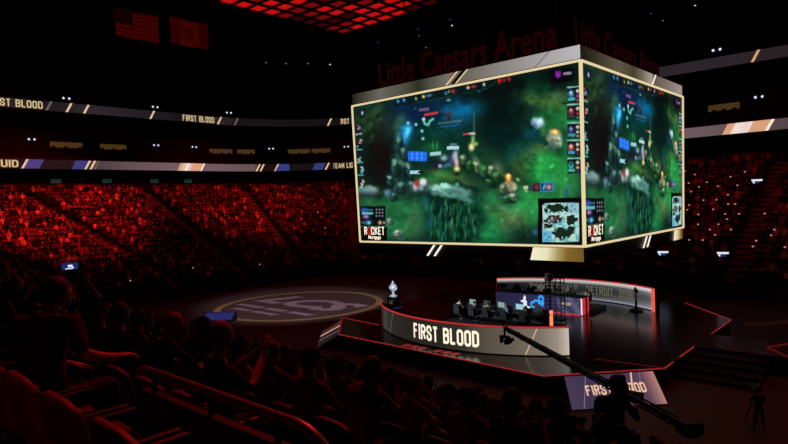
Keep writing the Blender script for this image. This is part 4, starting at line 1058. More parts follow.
SEATM = dict(cushion=_s.mesh('cushion', 'seat_fabric'), back=_b.mesh('backrest', 'seat_plastic', True), arms=[a.mesh('armrest', 'black_plastic') for a in _a], legs=[l.mesh('leg', 'black_steel') for l in _l])
low_seat = MB(); low_seat.box((0, .02, .43), (.46, .44, .08), 0); low_seat.box((0, -.28, .67), (.46, .05, .5), 0); low_seat.box((0, -.1, .2), (.5, .06, .4), 1)
LOWSEAT = low_seat.mesh('arena_seat', ['seat_plastic', 'black_steel'])
def seat(loc, rz, label, full, group):
    if not full:
        return tag(link('arena_seat', LOWSEAT, None, loc, rz), label, 'seat', group)
    r = empty('arena_seat', loc, rz, label, 'seat', group)
    link('cushion', SEATM['cushion'], r); link('backrest', SEATM['back'], r)
    for a in SEATM['arms']: link('armrest', a, r)
    for l in SEATM['legs']: link('leg', l, r)
    return r
slots = []      # (x, y, z, rz, row, section, s)
sections = list(zip(AISLES, AISLES[1:] + [AISLES[0] + NL]))
VOM = (18.45, 21.9)        # the walled stair opening in front of the camera (x range)
for k in range(NROW):
    Pk = INNER + (OUTER - INNER) * ((k + .38) / NROW)
    for q, (s0, s1) in enumerate(sections):
        n = int((s1 - s0) * 12) + 2
        ss = np.linspace(s0, s1, n)
        pts = np.array([loop_at(Pk, s) for s in ss]); L = np.concatenate([[0], np.cumsum(np.linalg.norm(np.diff(pts, axis=0), axis=1))])
        use = L[-1] - 1.5
        m_ = int(use / .62)
        if m_ < 1: continue
        for j in range(m_):
            u = .75 + (use - (m_ - 1) * .62) / 2 + j * .62
            x = float(np.interp(u, L, pts[:, 0])); y = float(np.interp(u, L, pts[:, 1])); s = float(np.interp(u, L, ss))
            tx = float(np.interp(u + .2, L, pts[:, 0]) - np.interp(u - .2, L, pts[:, 0])); ty = float(np.interp(u + .2, L, pts[:, 1]) - np.interp(u - .2, L, pts[:, 1]))
            z0 = float(np.interp(s % NL, np.arange(NL + 1), np.append(Z0, Z0[0]))); z = z0 + (ZTOP - z0) * k / NROW
            rz = math.atan2(tx, -ty) - PI / 2                   # facing the floor
            rz = math.atan2(-tx, -ty) if False else rz
            slots.append((x, y, z, rz, k, q, s))
A = np.array(slots)
# the straight near rows line up behind one another
for k in range(NROW):
    for q in range(len(sections)):
        w_ = (A[:, 4] == k) & (A[:, 5] == q) & (A[:, 1] < -20) & (np.abs(np.cos(A[:, 3])) > .9999)
        if w_.any():
            x0 = A[w_, 0].min(); A[w_, 0] += ((17.77 + .31 * (k % 2) - x0 + .31) % .62) - .31
# forward of a chair is +y turned by rz; point it inwards
fx, fy = -np.sin(A[:, 3]), np.cos(A[:, 3])
flip = (fx * -A[:, 0] + fy * (-4 - A[:, 1])) < 0
A[flip, 3] += PI
px, py, dd = proj(A[:, :3] + np.array([0, 0, .8]))
vis = (dd > .8) & (px > -70) & (px < 850) & (py > 60) & (py < 470)
invom = (A[:, 1] < -30) & (A[:, 4] >= 12) & (A[:, 4] <= 13) & (A[:, 0] > VOM[0]) & (A[:, 0] < VOM[1])
vis &= ~invom
CRANE = at(617, 391, 5.75); OPER = at(612, 391, 7.15)
vis &= ~(np.hypot(A[:, 0] - CRANE.x, A[:, 1] - CRANE.y) < 1.7)
vis &= ~(np.hypot(A[:, 0] - OPER.x, A[:, 1] - OPER.y) < 1.1)
for s_ in np.linspace(0, 1, 12):                      # nobody sits right under the crane's short end
    q_ = CRANE.lerp(at(688, 428, 5.75), s_); vis &= ~((np.hypot(A[:, 0] - q_.x, A[:, 1] - q_.y) < .8) & (A[:, 2] > 3.6))
vis &= ~((np.hypot(A[:, 0] - CAMX, A[:, 1] - CAMY) < 1.0))
A = A[vis]; px, py, dd = px[vis], py[vis], dd[vis]
order = np.argsort(dd); A, px, py, dd = A[order], px[order], py[order], dd[order]
# who sits where
near = (A[:, 1] < -15) & (A[:, 0] > -22)
SECN = {}
def far_place(q, x):
    return SECN.get(q, 'red-lit far stand')
CLOTH = [(14, 13, 15), (14, 13, 15), (14, 13, 15), (18, 17, 19), (18, 17, 19), (24, 22, 26), (30, 28, 30), (40, 38, 40), (110, 100, 98), (150, 40, 36), (200, 190, 184), (70, 60, 70), (30, 30, 50), (226, 220, 214)]
SKINS = [(206, 158, 132), (206, 158, 132), (168, 118, 92), (104, 68, 50)]
seatN = 0; perN = 0
stuffP, stuffS = [], []
HERO = Vector((18.75, -38.1, 0))
hero_i = int(np.argmin(np.hypot(A[:, 0] - 17.77, A[:, 1] + 38.05))); 
cand = [i for i in range(len(A)) if near[i] and A[i, 4] == A[hero_i, 4] - 1 and px[i] > 20]
phone_i = min(cand, key=lambda i: abs(px[i] - 76)) if cand else -1
NEARPOSE = ['rest', 'lean', 'clap', 'chin', 'rest', 'lean', 'rest', 'lean', 'chin', 'rest', 'clap', 'rest', 'lean']
near_list = []
PHRZ = math.atan2(-(A[phone_i, 0] - CAMX), A[phone_i, 1] - CAMY)
for i in range(len(A)):
    x, y, z, rz, k, q, s = A[i]
    r1 = rng.random()
    isnear = near[i]
    occupied = r1 < (.86 if isnear else .9)
    if isnear and A[i, 4] >= A[hero_i, 4] and A[i, 0] > 12 and i != hero_i: occupied = False        # the seats right in front of the camera stand empty
    if i in (hero_i, phone_i): occupied = True
    rowname = int(k) + 1
    if seatN < 300:
        full = dd[i] < 14
        if isnear and dd[i] < 4.5:
            lab = 'dark red arena seat under the big viewer with a hand on the rail'
            g = 'empty seats in front of the camera'
            if i != hero_i: lab = 'empty dark red arena seat, rounded back, bottom left corner'
        elif isnear: lab, g = 'dark red arena seat in the near stand below the rail', 'seats of the near stand'
        else: lab, g = 'dark red arena seat in the far stand', 'seats of the far stand'
        seat((x, y, z), rz, lab, full, g); seatN += 1
    else: stuffS.append(i)
    if occupied:
        if perN < 290: near_list.append(i); perN += 1
        else: stuffP.append(i)
TOPS = ['shirt_black', 'shirt_black', 'shirt_navy', 'shirt_grey', 'shirt_red', 'shirt_black', 'shirt_white']
detail = 0
for n, i in enumerate(near_list):
    x, y, z, rz, k, q, s = A[i]
    turn = rz + rnd.uniform(-.25, .25)
    if i == hero_i:
        person('rail', (x, y, z), rz + .5, 'big dark viewer seen from behind at lower left, one hand on the red rail', 'shirt_black', 'skin_light', 'hair_black', scale=1.03)
        continue
    if i == phone_i:
        person('phone', (x, y, z), PHRZ, 'viewer holding a lit phone up with both hands at the left', 'shirt_black', 'skin_tan', 'hair_black'); continue
    if dd[i] < 24:
        pz = NEARPOSE[rnd.randrange(len(NEARPOSE))]
        top = rnd.choice(TOPS); hair = rnd.choice(['hair_black', 'hair_brown', 'hair_black', 'hair_fair']); sk = rnd.choice(['skin_light', 'skin_light', 'skin_tan', 'skin_dark'])
        person(pz, (x, y, z), turn, 'spectator sitting in the dark near stand in front of the camera', top, sk, hair, sleeve=(top if rnd.random() < .4 else None), group='spectators of the near stand', cap=('shirt_black' if rnd.random() < .2 else None), scale=rnd.uniform(.94, 1.04))
    else:
        stuffP_far = True
        low = LOW[rnd.randrange(3)]
        key = (id(low), rnd.randrange(4))
        if key not in PM:
            cl = ['shirt_black', 'shirt_grey', 'shirt_red', 'shirt_white'][key[1]]
            PM[key] = low.mesh('person', [cl, ['skin_light', 'skin_tan', 'skin_light', 'skin_dark'][key[1]], 'trousers'], True)
        if near[i]: lab, g = 'small dark spectator low in the near stand close to the floor', 'spectators low in the near stand'
        else: lab, g = 'spectator sitting in the far stand across the floor', 'spectators of the far stand'
        tag(link('person', PM[key], None, (x, y, z), turn), lab, 'person', g)
def scatter(name, templates, idx, colfun, m):
    V, F, C, off = [], [], [], 0
    loops_t = []; tot = []
    allv, allf, starts, totals, cols = [], [], [], [], []
    for i in idx:
        t = templates[rnd.randrange(len(templates))]
        x, y, z, rz, k, q, s = A[i]
        tv = np.array(t.v); sc_ = rnd.uniform(.94, 1.06); a = rz + rnd.uniform(-.3, .3); ca, sa = math.cos(a), math.sin(a)
        v = np.column_stack([tv[:, 0] * ca - tv[:, 1] * sa, tv[:, 0] * sa + tv[:, 1] * ca, tv[:, 2]]) * sc_ + np.array([x + rnd.uniform(-.05, .05), y, z])
        allv.append(v); fl = t.f
        allf.append(np.concatenate([np.array(f) for f in fl]) + off); totals.append(np.array([len(f) for f in fl])); off += len(v)
        cc = colfun(); mi = np.array(t.m); cols.append(np.repeat(np.array(cc)[mi], [len(f) for f in fl], axis=0))
    v = np.concatenate(allv); f = np.concatenate(allf); tt = np.concatenate(totals); cols = np.concatenate(cols)
    me = bpy.data.meshes.new(name); me.vertices.add(len(v)); me.vertices.foreach_set('co', v.ravel())
    me.loops.add(len(f)); me.loops.foreach_set('vertex_index', f); me.polygons.add(len(tt))
    me.polygons.foreach_set('loop_start', np.concatenate([[0], np.cumsum(tt)[:-1]])); me.polygons.foreach_set('loop_total', tt)
    me.update(calc_edges=True)
    ca_ = me.color_attributes.new('cloth', 'FLOAT_COLOR', 'CORNER')
    ca_.data.foreach_set('color', np.column_stack([cols, np.ones(len(cols))]).astype(np.float32).ravel())
    me.materials.append(MAT[m]); me.validate()
    return link(name, me)
def crowd_cols():
    return [lin(CLOTH[rnd.randrange(len(CLOTH))]), lin(SKINS[rnd.randrange(4)]), lin((30, 30, 38))]
if stuffP:
    o = scatter('spectators', LOW, stuffP, crowd_cols, 'crowd_clothes')
    tag(o, 'great crowd of red-lit spectators filling the far stand', 'crowd', None, 'stuff')
if stuffS:
    o = scatter('arena_seats', [low_seat], stuffS, lambda: [lin((90, 24, 24)), lin((20, 19, 20))], 'crowd_clothes')
    tag(o, 'rows of dark red seats of the far stand', 'seats', None, 'stuff')
print('slots', len(A), 'persons', len(near_list), 'stuff', len(stuffP), 'seat stuff', len(stuffS))
# the phone held up at the left
X_ = A[phone_i]
pp = Matrix.Translation(Vector(X_[:3])) @ Matrix.Rotation(PHRZ, 4, 'Z')
p = pp @ Vector((0, .40, 1.66))
pr_ = empty('phone', p, PHRZ, 'bright phone screen held up sideways over the crowd at left', 'phone')
m = MB(); m.box((0, 0, 0), (.19, .012, .095), 0, None, .005); cs_ = m.build('case', 'black_plastic', pr_)
m = MB(); m.box((0, -.0075, 0), (.176, .002, .083), 0); scr = m.build('screen', 'screen_blue', cs_)
for bc, bd in (((.004, -.0095, .0), (.05, .002, .03)), ((.03, -.0095, -.02), (.02, .002, .016)), ((-.01, -.0095, -.03), (.08, .002, .012))):
    m = MB(); m.box(bc, bd); m.build('bright_picture', 'cool_white_led', cs_)
# phone lights in the far stand
fi = [i for i in range(len(A)) if not near[i]]
DOTS = [(688, 186), (697, 178), (711, 184), (722, 190), (733, 181), (745, 174), (694, 196), (704, 202), (716, 205), (728, 199), (738, 207), (692, 215), (701, 219), (712, 212), (724, 218), (731, 226), (698, 229), (709, 233), (719, 228), (740, 236), (752, 222), (766, 216), (770, 239), (780, 234), (691, 241),
        (705, 245), (716, 240), (729, 210), (737, 190), (760, 242), (325, 229), (257, 268), (191, 269), (132, 285), (318, 214), (300, 222), (690, 206), (702, 192), (783, 250), (748, 248), (686, 174)]
done = set()
pm_ = MB(); pm_.box((0, 0, 0), (.09, .02, .17), 0, None, .008); pm_.box((0, .0115, .02), (.16, .004, .12), 1)
mat('phone_light', (60, 60, 60), 0.5, emit=(205, 130, 130), strength=1.0)
PHM = pm_.mesh('phone', ['black_plastic', 'phone_light'])
for dx, dy in DOTS:
    i = min(fi, key=lambda j: (px[j] - dx) ** 2 + (py[j] - dy) ** 2)
    if i in done: continue
    done.add(i)
    x, y, z, rz = A[i, :4]
    q = Matrix.Rotation(rz, 4, 'Z') @ Vector((.1, .36, 1.18))
    to = math.atan2(-(CAMX - x), CAMY - y)
    left = dx < 400
    tag(link('phone', PHM, None, Vector((x, y, z)) + q, rz + rnd.uniform(-.2, .2)), 'tiny lit phone held in the far stand ' + ('left of the stage' if left else 'right of the hanging scoreboard'), 'phone', 'phone lights ' + ('left' if left else 'right'))
# ---------------------------------------------------------------- floor markings
def flat(name, polys, m, z, parent=None):
    b = MB()
    for p in polys: b.add([(a, c, z) for a, c in p], [tuple(range(len(p)))])
    return b.build(name, m, parent)
fl = empty('floor_logo', (-24.6, -2.2, 0), 0, 'round floor logo with gold ring and pale block letters left of the stage', 'floor logo')
b = MB(); n = 96; R0, R1 = 7.75, 8.45
vs = [(r * math.cos(2 * PI * i / n), r * math.sin(2 * PI * i / n), .012) for r in (R0, R1) for i in range(n)]
b.add(vs, [(i, n + i, n + (i + 1) % n, (i + 1) % n) for i in range(n)]); b.build('ring', 'floor_gold', fl)
b = MB()
def bar(x, y, wd, h, sh=.35): b.add([(x, y, .014), (x + wd, y, .014), (x + wd + h * sh, y + h, .014), (x + h * sh, y + h, .014)], [(0, 1, 2, 3)])
text = text_data('LCS', 4.6, 13.5, .05, .35)
b.add([(v[0] + .2, v[1] + 1.0, .014) for v in text[0]], text[1]); b.build('lettering', 'floor_lilac', fl)
b = MB()
bar(-6.2, -3.6, 4.2, .8); bar(-1.4, -3.6, 3.0, .8); bar(2.2, -3.6, 3.2, .8); bar(-4.6, -5.2, 2.8, .7); bar(-1.2, -5.2, 3.6, .7); b.build('underline_bars', 'floor_lilac', fl)
b = MB(); b.add([(12.2, 9.6, .012), (15.6, 13.0, .012), (15.9, 12.3, .012), (13.0, 8.6, .012)], [(0, 1, 2, 3)])
tag(b.build('floor_marking', 'floor_gold'), 'pale floor stripe behind the right end of the stage', 'floor marking')
fm = empty('floor_monitor', (-24.4, -11.6, 0), .6, 'low wedge monitor glowing blue on the floor at left', 'monitor')
b = MB(); b.add([(-1.5, -.5, 0), (1.5, -.5, 0), (1.5, .6, 0), (-1.5, .6, 0), (-1.5, -.5, .1), (1.5, -.5, .1), (1.5, .6, .7), (-1.5, .6, .7)], [(3, 2, 1, 0), (4, 5, 6, 7), (0, 1, 5, 4), (1, 2, 6, 5), (2, 3, 7, 6), (3, 0, 4, 7)])
b.build('wedge', 'black_plastic', fm)
mt = frame((0, .05, .41), (1, 0, 0), Vector((0, -.6, 1.1))); b = MB(); b.box((0, 0, .01), (2.7, 1.0, .02), 0, mt); b.build('screen', 'screen_blue', fm)

# ---------------------------------------------------------------- stage
SH = 1.0
STG = [(-7.75, -12.3), (8.15, -13.0), (12.5, -8.45), (12.55, 5.6), (8.2, 10.7), (-8.2, 10.7), (-12.2, 6.2), (-11.85, -8.15)]
st = empty('stage', (0, -1, 0), 0, 'low black glossy octagonal stage edged with red light strips under the scoreboard', 'stage')
off = Matrix.Translation((0, 1, 0))
b = MB(); b.prism(STG, SH - .06, SH, 0, off); DECK = b.build('deck', 'stage_gloss', st)
b = MB(); b.prism([(x * .995, y * .995) for x, y in STG], 0, SH - .061, 0, off); b.build('skirt', 'stage_skirt', st)
def strip(p, q, z=SH, m='red_led_edge', wd=.05, parent=st, hgt=.05):
    s = MB(); p = Vector((p[0], p[1], 0)); q = Vector((q[0], q[1], 0)); d = (q - p); L = d.length
    mt = off @ frame((p + q) / 2 + Vector((0, 0, z)), d, (0, 0, 1)); s.box((0, 0, .0), (L, wd, hgt), 0, mt)
    return s.build('led_strip', m, DECK if parent is st else parent)
def lerp(p, q, t): return (p[0] + (q[0] - p[0]) * t, p[1] + (q[1] - p[1]) * t)
strip(STG[0], STG[1]); strip(STG[1], STG[2]); strip((12.5, -8.45), (12.5, -7.0)); strip((12.5, -5.9), (12.5, -3.2)); strip((12.5, .6), STG[3]); strip(STG[3], STG[4]); strip(STG[7], STG[0]); strip(STG[7], (-7.4, -8.55)); strip((9.0, -8.7), (12.4, -8.45), m='red_led_dim')
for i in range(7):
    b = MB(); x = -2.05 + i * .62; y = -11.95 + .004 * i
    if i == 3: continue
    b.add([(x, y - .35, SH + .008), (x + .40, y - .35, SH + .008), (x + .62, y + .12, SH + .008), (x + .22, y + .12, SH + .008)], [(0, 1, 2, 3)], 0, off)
    b.build('red_floor_dash', 'red_led_edge', DECK)  # slanted red marks flat on the deck, emissive
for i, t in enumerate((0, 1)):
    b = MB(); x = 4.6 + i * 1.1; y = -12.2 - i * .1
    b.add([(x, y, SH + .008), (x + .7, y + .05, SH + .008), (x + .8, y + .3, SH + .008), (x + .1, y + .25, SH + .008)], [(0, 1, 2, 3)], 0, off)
    b.build('red_floor_dash', 'red_led_dim', st)
# landing and steps on the right
ld = empty('stage_landing', (14.4, -1.2, 0), 0, 'black side landing with red chevron lights right of the stage', 'platform')
o2 = Matrix.Translation((-14.4, 1.2, 0))
b = MB(); b.box((17.3, -1.3, SH / 2 - .005), (9.5, 3.6, SH - .01), 0, o2); b.build('deck', 'stage_gloss', ld)
def strip2(p, q, m='red_led_dim'):
    s = MB(); p = Vector((*p, SH + .0)); q = Vector((*q, SH + .0)); s.box((0, 0, .02), ((q - p).length, .09, .06), 0, o2 @ frame((p + q) / 2, q - p, (0, 0, 1))); s.build('led_strip', m, ld)
strip2((15.8, -1.35), (16.7, .45)); strip2((15.8, -1.35), (17.1, -3.05)); 
b = MB(); b.box((14.4, -3.1, SH + .01), (3.7, .05, .05), 0, o2); b.build('edge_trim', 'rail_metal', ld)
sp = empty('stage_steps', (14.4, -5.2, 0), 0, 'dark steps going up to the side landing', 'steps')
for i in range(5):
    b = MB(); b.box((0, 1.65 - i * .85, (SH - .2 * (i + 0)) / 2 - .1), (3.7, .84, SH - .2 * i - .2 if i < 4 else .02)); 
    if i < 4: b.build('step', 'stage_skirt', sp)
    if i < 4:
        b = MB(); b.box((0, 1.65 - i * .85 - .41, SH - .2 * (i + 1) + .012), (3.7, .035, .02)); b.build('nosing', 'rail_metal', sp)

# curved LED walls
def arc_pt(c, R, a): return Vector((c[0] + R * math.cos(math.radians(a)), c[1] + R * math.sin(math.radians(a)), 0))
def curved_wall(label, c, R, a0, a1, z0, z1, th, inner, cols, nv, texts, slash, led_rows=None):
    root = empty('led_wall', (0, c[1] + R * (1 if inner else -1), SH), 0, label, 'led wall')
    ox = Matrix.Translation((0, -(c[1] + R * (1 if inner else -1)), -SH))
    n = 96
    Ro = R if not inner else R            # R = face carrying the picture
    Rb = R - th if not inner else R + th
    b = MB(); vs = []
    eps = .012 if not inner else -.012
    for i in range(n + 1):
        a = a0 + (a1 - a0) * i / n
        for rr in (R - eps, Rb):
            p = arc_pt(c, rr, a)
            vs += [(p.x, p.y, z0), (p.x, p.y, z1)]
    fs = []
    for i in range(n):
        q = i * 4; w_ = q + 4
        fs += [(q, w_, w_ + 1, q + 1), (q + 2, q + 3, w_ + 3, w_ + 2), (q + 1, w_ + 1, w_ + 3, q + 3), (q, q + 2, w_ + 2, w_)]
    fs += [(0, 1, 3, 2), (n * 4, n * 4 + 2, n * 4 + 3, n * 4 + 1)]
    b.add(vs, fs, 0, ox); b.build('shell', 'black_paint', root)
    nu = 200; g = []
    for j in range(nv + 1):
        for i in range(nu + 1):
            p = arc_pt(c, R, a0 + (a1 - a0) * i / nu); g.append(ox @ Vector((p.x, p.y, z0 + .06 + (z1 - z0 - .1) * j / nv)))
    uc = (np.arange(nu) + .5) / nu; cc = np.array([lin(s[1]) for s in cols]); xs = [s[0] for s in cols]
    base = np.column_stack([np.interp(uc, xs, cc[:, k]) for k in range(3)])
    if led_rows is None: allc = np.tile(base, (nv, 1))
    else: allc = np.concatenate([base * led_rows[j] if np.isscalar(led_rows[j]) else np.clip(base * led_rows[j][0] + lin(led_rows[j][1]), 0, 1) for j in range(nv)])
    lf = link('led_face', pixel_mesh('led_face', g, grid_faces(nu, nv), allc), root)
    for (t, aa, ab, zc, h, m_) in texts:
        wd = abs(math.radians(ab - aa)) * R
        tv, tf = block_data(t, h, wd) if all(ch in STROKES for ch in t) else text_data(t, h, wd, .03)
        # finer outline so that long strokes bend with the wall
        vv = []
        for x, y, _ in tv:
            a = (aa + ab) / 2 + (ab - aa) * (x / wd); p = arc_pt(c, R + (.02 if not inner else -.02), a); vv.append((p.x, p.y, zc + y))
        s = MB(); s.add(vv, tf, 0, ox); s.build('lettering', m_, lf)
    for (aa, wd, lean, m_) in slash:
        s = MB(); vs = []
        for (da, z) in ((0, z0 + .08), (wd, z0 + .08), (wd + lean, z1 - .06), (lean, z1 - .06)):
            p = arc_pt(c, R + (.02 if not inner else -.02), aa + da); vs.append((p.x, p.y, z))
        s.add(vs, [(0, 1, 2, 3)], 0, ox); s.build('slash_mark', m_, lf)
    s = MB()
    for rr in ((R + (.03 if not inner else -.03)),):
        s.tube([ox @ (arc_pt(c, rr, a0 + (a1 - a0) * i / 60) + Vector((0, 0, z1 + .03))) for i in range(61)], .05, 6)
    s.build('led_strip', 'red_led', root)
    return root, ox
NW, ox = curved_wall('curved screen wall at the front of the stage reading FIRST BLOOD', (.4, -.3), 11.2, 227.6, 309.9, SH, 2.62, .45, False,
    [(0, (26, 20, 18)), (.03, (60, 40, 32)), (.06, (34, 33, 30)), (.1, (66, 66, 60)), (.17, (48, 47, 42)), (.3, (40, 37, 32)), (.5, (40, 36, 30)), (.62, (52, 47, 41)), (.7, (84, 76, 66)), (.8, (100, 91, 80)), (.9, (122, 112, 100)), (.96, (152, 140, 128)), (1, (200, 186, 172))], 4,
    [('FIRST BLOOD', 258.9, 284.0, 1.83, .98, 'letter_white')], [(241.9, .45, 3.6, 'letter_dim'), (297.4, .35, 3.4, 'letter_gold')])
FW, ox = curved_wall('curved screen wall at the back of the stage reading DETROIT', (.5, -2.6), 11.0, 128.5, 51.6, SH, 2.7, .45, True,
    [(0, (10, 10, 12)), (.05, (30, 30, 40)), (.3, (46, 46, 52)), (.5, (60, 62, 62)), (.62, (62, 64, 62)), (.8, (84, 84, 84)), (.93, (104, 104, 106)), (1, (130, 130, 132))], 12,
    [('DETROIT, 2019', 87.4, 64.0, 1.86, .78, 'letter_dim'), ('SUMMER FINALS', 114.0, 91.5, 1.9, .72, 'letter_dim')], [],
    [(1, (110, 110, 130)), (1, (56, 58, 76)), 1.0, .8, .6, .5, .5, .6, .8, (1, (40, 40, 40)), (1, (150, 146, 142)), (1, (190, 184, 178))])
for a, m_, rr in ((51.4, 'red_led_hot', .16), (128.9, 'red_led_dim', .05)):
    p = arc_pt((.5, -2.6), 10.9, a); s = MB(); s.box((p.x, p.y, (SH + 2.72) / 2), (rr * 1.25, rr * 1.25, 1.72), 0, ox); s.build('led_post', m_, FW)

# far players' desk with its lit front
fd = empty('player_desk', (-.2, 1.9, SH), 0, 'long desk with dark violet lit front and blue emblem, far side of the stage', 'desk')
def rel(root): return root.matrix_world.inverted()
def TO(o): return Matrix.Translation((-o.location.x, -o.location.y, -o.location.z))
t = TO(fd)
b = MB(); b.box((-.2, 2.4, SH + 1.33), (7.5, 1.25, .06), 0, t, .015); b.build('top', 'black_plastic', fd)
b = MB(); b.box((-.2, 1.86, SH + .69), (7.4, .08, 1.3), 0, t)
for x in (-3.85, 3.5): b.box((x, 2.45, SH + .65), (.1, 1.1, 1.3), 0, t)
b.build('body', 'black_paint', fd)
nu, nv = 74, 10; g = [t @ Vector((-3.9 + 7.4 * i / nu, 1.81, SH + .1 + 1.22 * j / nv)) for j in range(nv + 1) for i in range(nu + 1)]
cs = []
for j in range(nv):
    for i in range(nu):
        v = (i + .5) / nu
        c = np.array((46, 42, 78)) * (.8 + .5 * v) if v < .72 else np.array((78, 74, 108)) * (.9 + .25 * math.sin(v * 40 + j * .5))
        cs.append(lin(c))
LFR = link('led_front', pixel_mesh('led_front', g, grid_faces(nu, nv), cs), fd)
def poly_on(name, pts, m_, root, y, t, th=.02):
    s = MB(); n = len(pts); s.add([(x, y - th, z) for x, z in pts] + [(x, y, z) for x, z in pts], [tuple(range(n)), tuple(reversed(range(n, 2 * n)))] + [(k, n + k, n + (k + 1) % n, (k + 1) % n) for k in range(n)], 0, t)
    return s.build(name, m_, root)
# blue cloud-and-nine emblem
s = MB(); z0 = SH + .3; x0 = .0
pts = [(-.75, .02), (-.95, .12), (-.98, .3), (-.82, .42), (-.62, .4), (-.5, .56), (-.22, .6), (0, .5), (.12, .36), (.5, .34), (.62, .5), (.62, .8), (.48, .98), (.22, .98), (.08, .84), (.1, .64), (.26, .52), (.5, .56)]
s.tube([t @ Vector((x0 + x * .66, 1.79, z0 + z * .95)) for x, z in pts], .08, 6); s.tube([t @ Vector((x0 + x * .66, 1.79, z0 + z * .95)) for x, z in ((-.75, .02), (.1, .0), (.5, .16), (.6, .45))], .08, 6)
s.build('cloud_emblem', 'cyan_led', LFR)
s = MB()
s.tube([t @ Vector((3.52, 1.8, SH + .06)), t @ Vector((3.52, 1.8, SH + 1.3))], .05, 6); s.build('led_edge', 'cool_white_led', fd)
s = MB(); s.box((3.56, 2.1, SH + .66), (.05, .5, 1.25), 0, t); s.box((3.56, 2.85, SH + .66), (.05, .22, 1.25), 0, t); s.build('led_side', 'red_led', fd)
s = MB(); s.box((.6, 1.80, SH + .05), (5.6, .05, .09), 0, t); s.build('led_strip', 'red_led', fd)
text_obj('lettering', 'FIRST BLOOD', .24, .75, t @ frame((2.3, 1.79, SH + .8), (1, 0, 0), (0, -1, 0)), 'letter_gold', LFR, .03)
poly_on('slash_mark', [(3.0, SH + .15), (3.05, SH + .15), (3.35, SH + 1.3), (3.3, SH + 1.3)], 'letter_dim', LFR, 1.805, t)
# near players' desk
nd = empty('player_desk', (.3, -3.8, SH), 0, 'black desk with glowing orange end post behind the FIRST BLOOD wall', 'desk')
t = TO(nd)
rs = MB(); rs.box((.2, -4.7, SH + .14), (8.4, 4.0, .28), 0, None, .02); tag(rs.build('riser', 'black_paint'), 'low black riser under the near players', 'riser')
RZ = SH + .28
b = MB(); b.box((.3, -3.8, RZ + .74), (7.0, 1.0, .05), 0, t, .015); b.build('top', 'black_plastic', nd)
b = MB(); b.box((.3, -3.32, RZ + .5), (7.0, .08, 1.0), 0, t); b.box((-3.15, -3.8, RZ + .36), (.08, .95, .72), 0, t); b.build('body', 'black_paint', nd)
b = MB(); b.box((3.75, -3.45, RZ + .5), (.17, .17, 1.05), 0, t, .02); b.build('led_post', 'orange_led', nd)

# monitors, chairs, players
def monitor(loc, rz, label, m_, group=None, wd=.56, hh=.34):
    r = empty('monitor', loc, rz, label, 'monitor', group)
    b = MB(); b.box((0, 0, .02), (.26, .2, .02), 0, None, .006); b.tube([(0, .04, .02), (0, .05, .3)], .022, 8); b.build('stand', 'black_plastic', r)
    b = MB(); b.box((0, .03, .36), (wd, .035, hh), 0, None, .008); cs_ = b.build('casing', 'black_plastic', r)
    b = MB(); b.box((0, .010, .36), (wd - .03, .004, hh - .03)); b.build('screen', m_, cs_)
def gaming_chair(loc, rz, label, group=None):
    r = empty('gaming_chair', loc, rz, label, 'chair', group)
    b = MB(); b.box((0, .03, .46), (.5, .5, .1), 0, None, .04); b.build('seat', 'black_cloth', r)
    b = MB(); b.add([(-.25, -.2, .5), (.23, -.2, .5), (.25, -.24, .95), (.2, -.28, 1.04), (.15, -.3, 1.16), (-.15, -.3, 1.16), (-.2, -.28, 1.04), (-.25, -.24, .95),
                     (-.25, -.29, .5), (.25, -.29, .5), (.25, -.33, .95), (.2, -.37, 1.04), (.15, -.38, 1.16), (-.15, -.38, 1.16), (-.2, -.37, 1.04), (-.25, -.33, .95)],
                    [(7, 6, 5, 4, 3, 2, 1, 0), (8, 9, 10, 11, 12, 13, 14, 15)] + [(k, (k + 1) % 8, 8 + (k + 1) % 8, 8 + k) for k in range(8)]); b.build('backrest', 'black_cloth', r)
    for s in (-1, 1):
        b = MB(); b.box((s * .29, 0, .66), (.07, .26, .03), 0, None, .01); b.tube([(s * .29, 0, .46), (s * .29, 0, .65)], .02, 6); b.build('armrest', 'black_plastic', r)
    b = MB(); b.tube([(0, 0, .07), (0, 0, .42)], .035, 8)
    for k in range(5):
        a = 2 * PI * k / 5; b.tube([(0, 0, .1), (.28 * math.cos(a), .28 * math.sin(a), .06)], .02, 6); b.ball((.28 * math.cos(a), .28 * math.sin(a), .035), .033, 8, 5)
    b.build('base', 'black_steel', r)
NP = [(-2.75, 'shirt_black', 'shirt_white', 'hair_brown', 'player at the left end of the near desk, pale sleeves, back to us'), (-1.5, 'shirt_navy', 'shirt_navy', 'hair_black', 'second player from left at the near desk in a dark shirt'),
      (-.3, 'shirt_black', 'shirt_white', 'hair_black', 'middle player of the near desk with white sleeves'), (1.15, 'shirt_blue', 'shirt_grey', 'hair_fair', 'player in a pale blue shirt, second from right at the near desk'),
      (2.6, 'shirt_black', 'shirt_black', 'hair_black', 'player in a dark cap at the right end of the near desk')]
for i, (x, top, slv, hr, lab) in enumerate(NP):
    gaming_chair((x, -5.0, RZ), 0, 'black gaming chair %s at the near desk' % ['at the left end', 'second from left', 'in the middle', 'second from right', 'at the right end'][i])
    person('desk2' if i in (0, 2) else 'desk', (x, -4.95, RZ), -.1 + .1 * (i % 3), lab, top, 'skin_light', hr, sleeve=slv, cap=('shirt_grey' if i == 4 else None), scale=1.04)
    monitor((x + .36, -3.75, RZ + .765), -.12, '%s monitor on the near desk, %s' % (('greenish', 'dark', 'pale green', 'teal', 'dark')[i], ('leftmost', 'second from left', 'in the middle', 'second from right', 'rightmost')[i]), ('monitor_green', 'black_plastic', 'monitor_green', 'monitor_teal', 'black_plastic')[i], None, .62, .4)
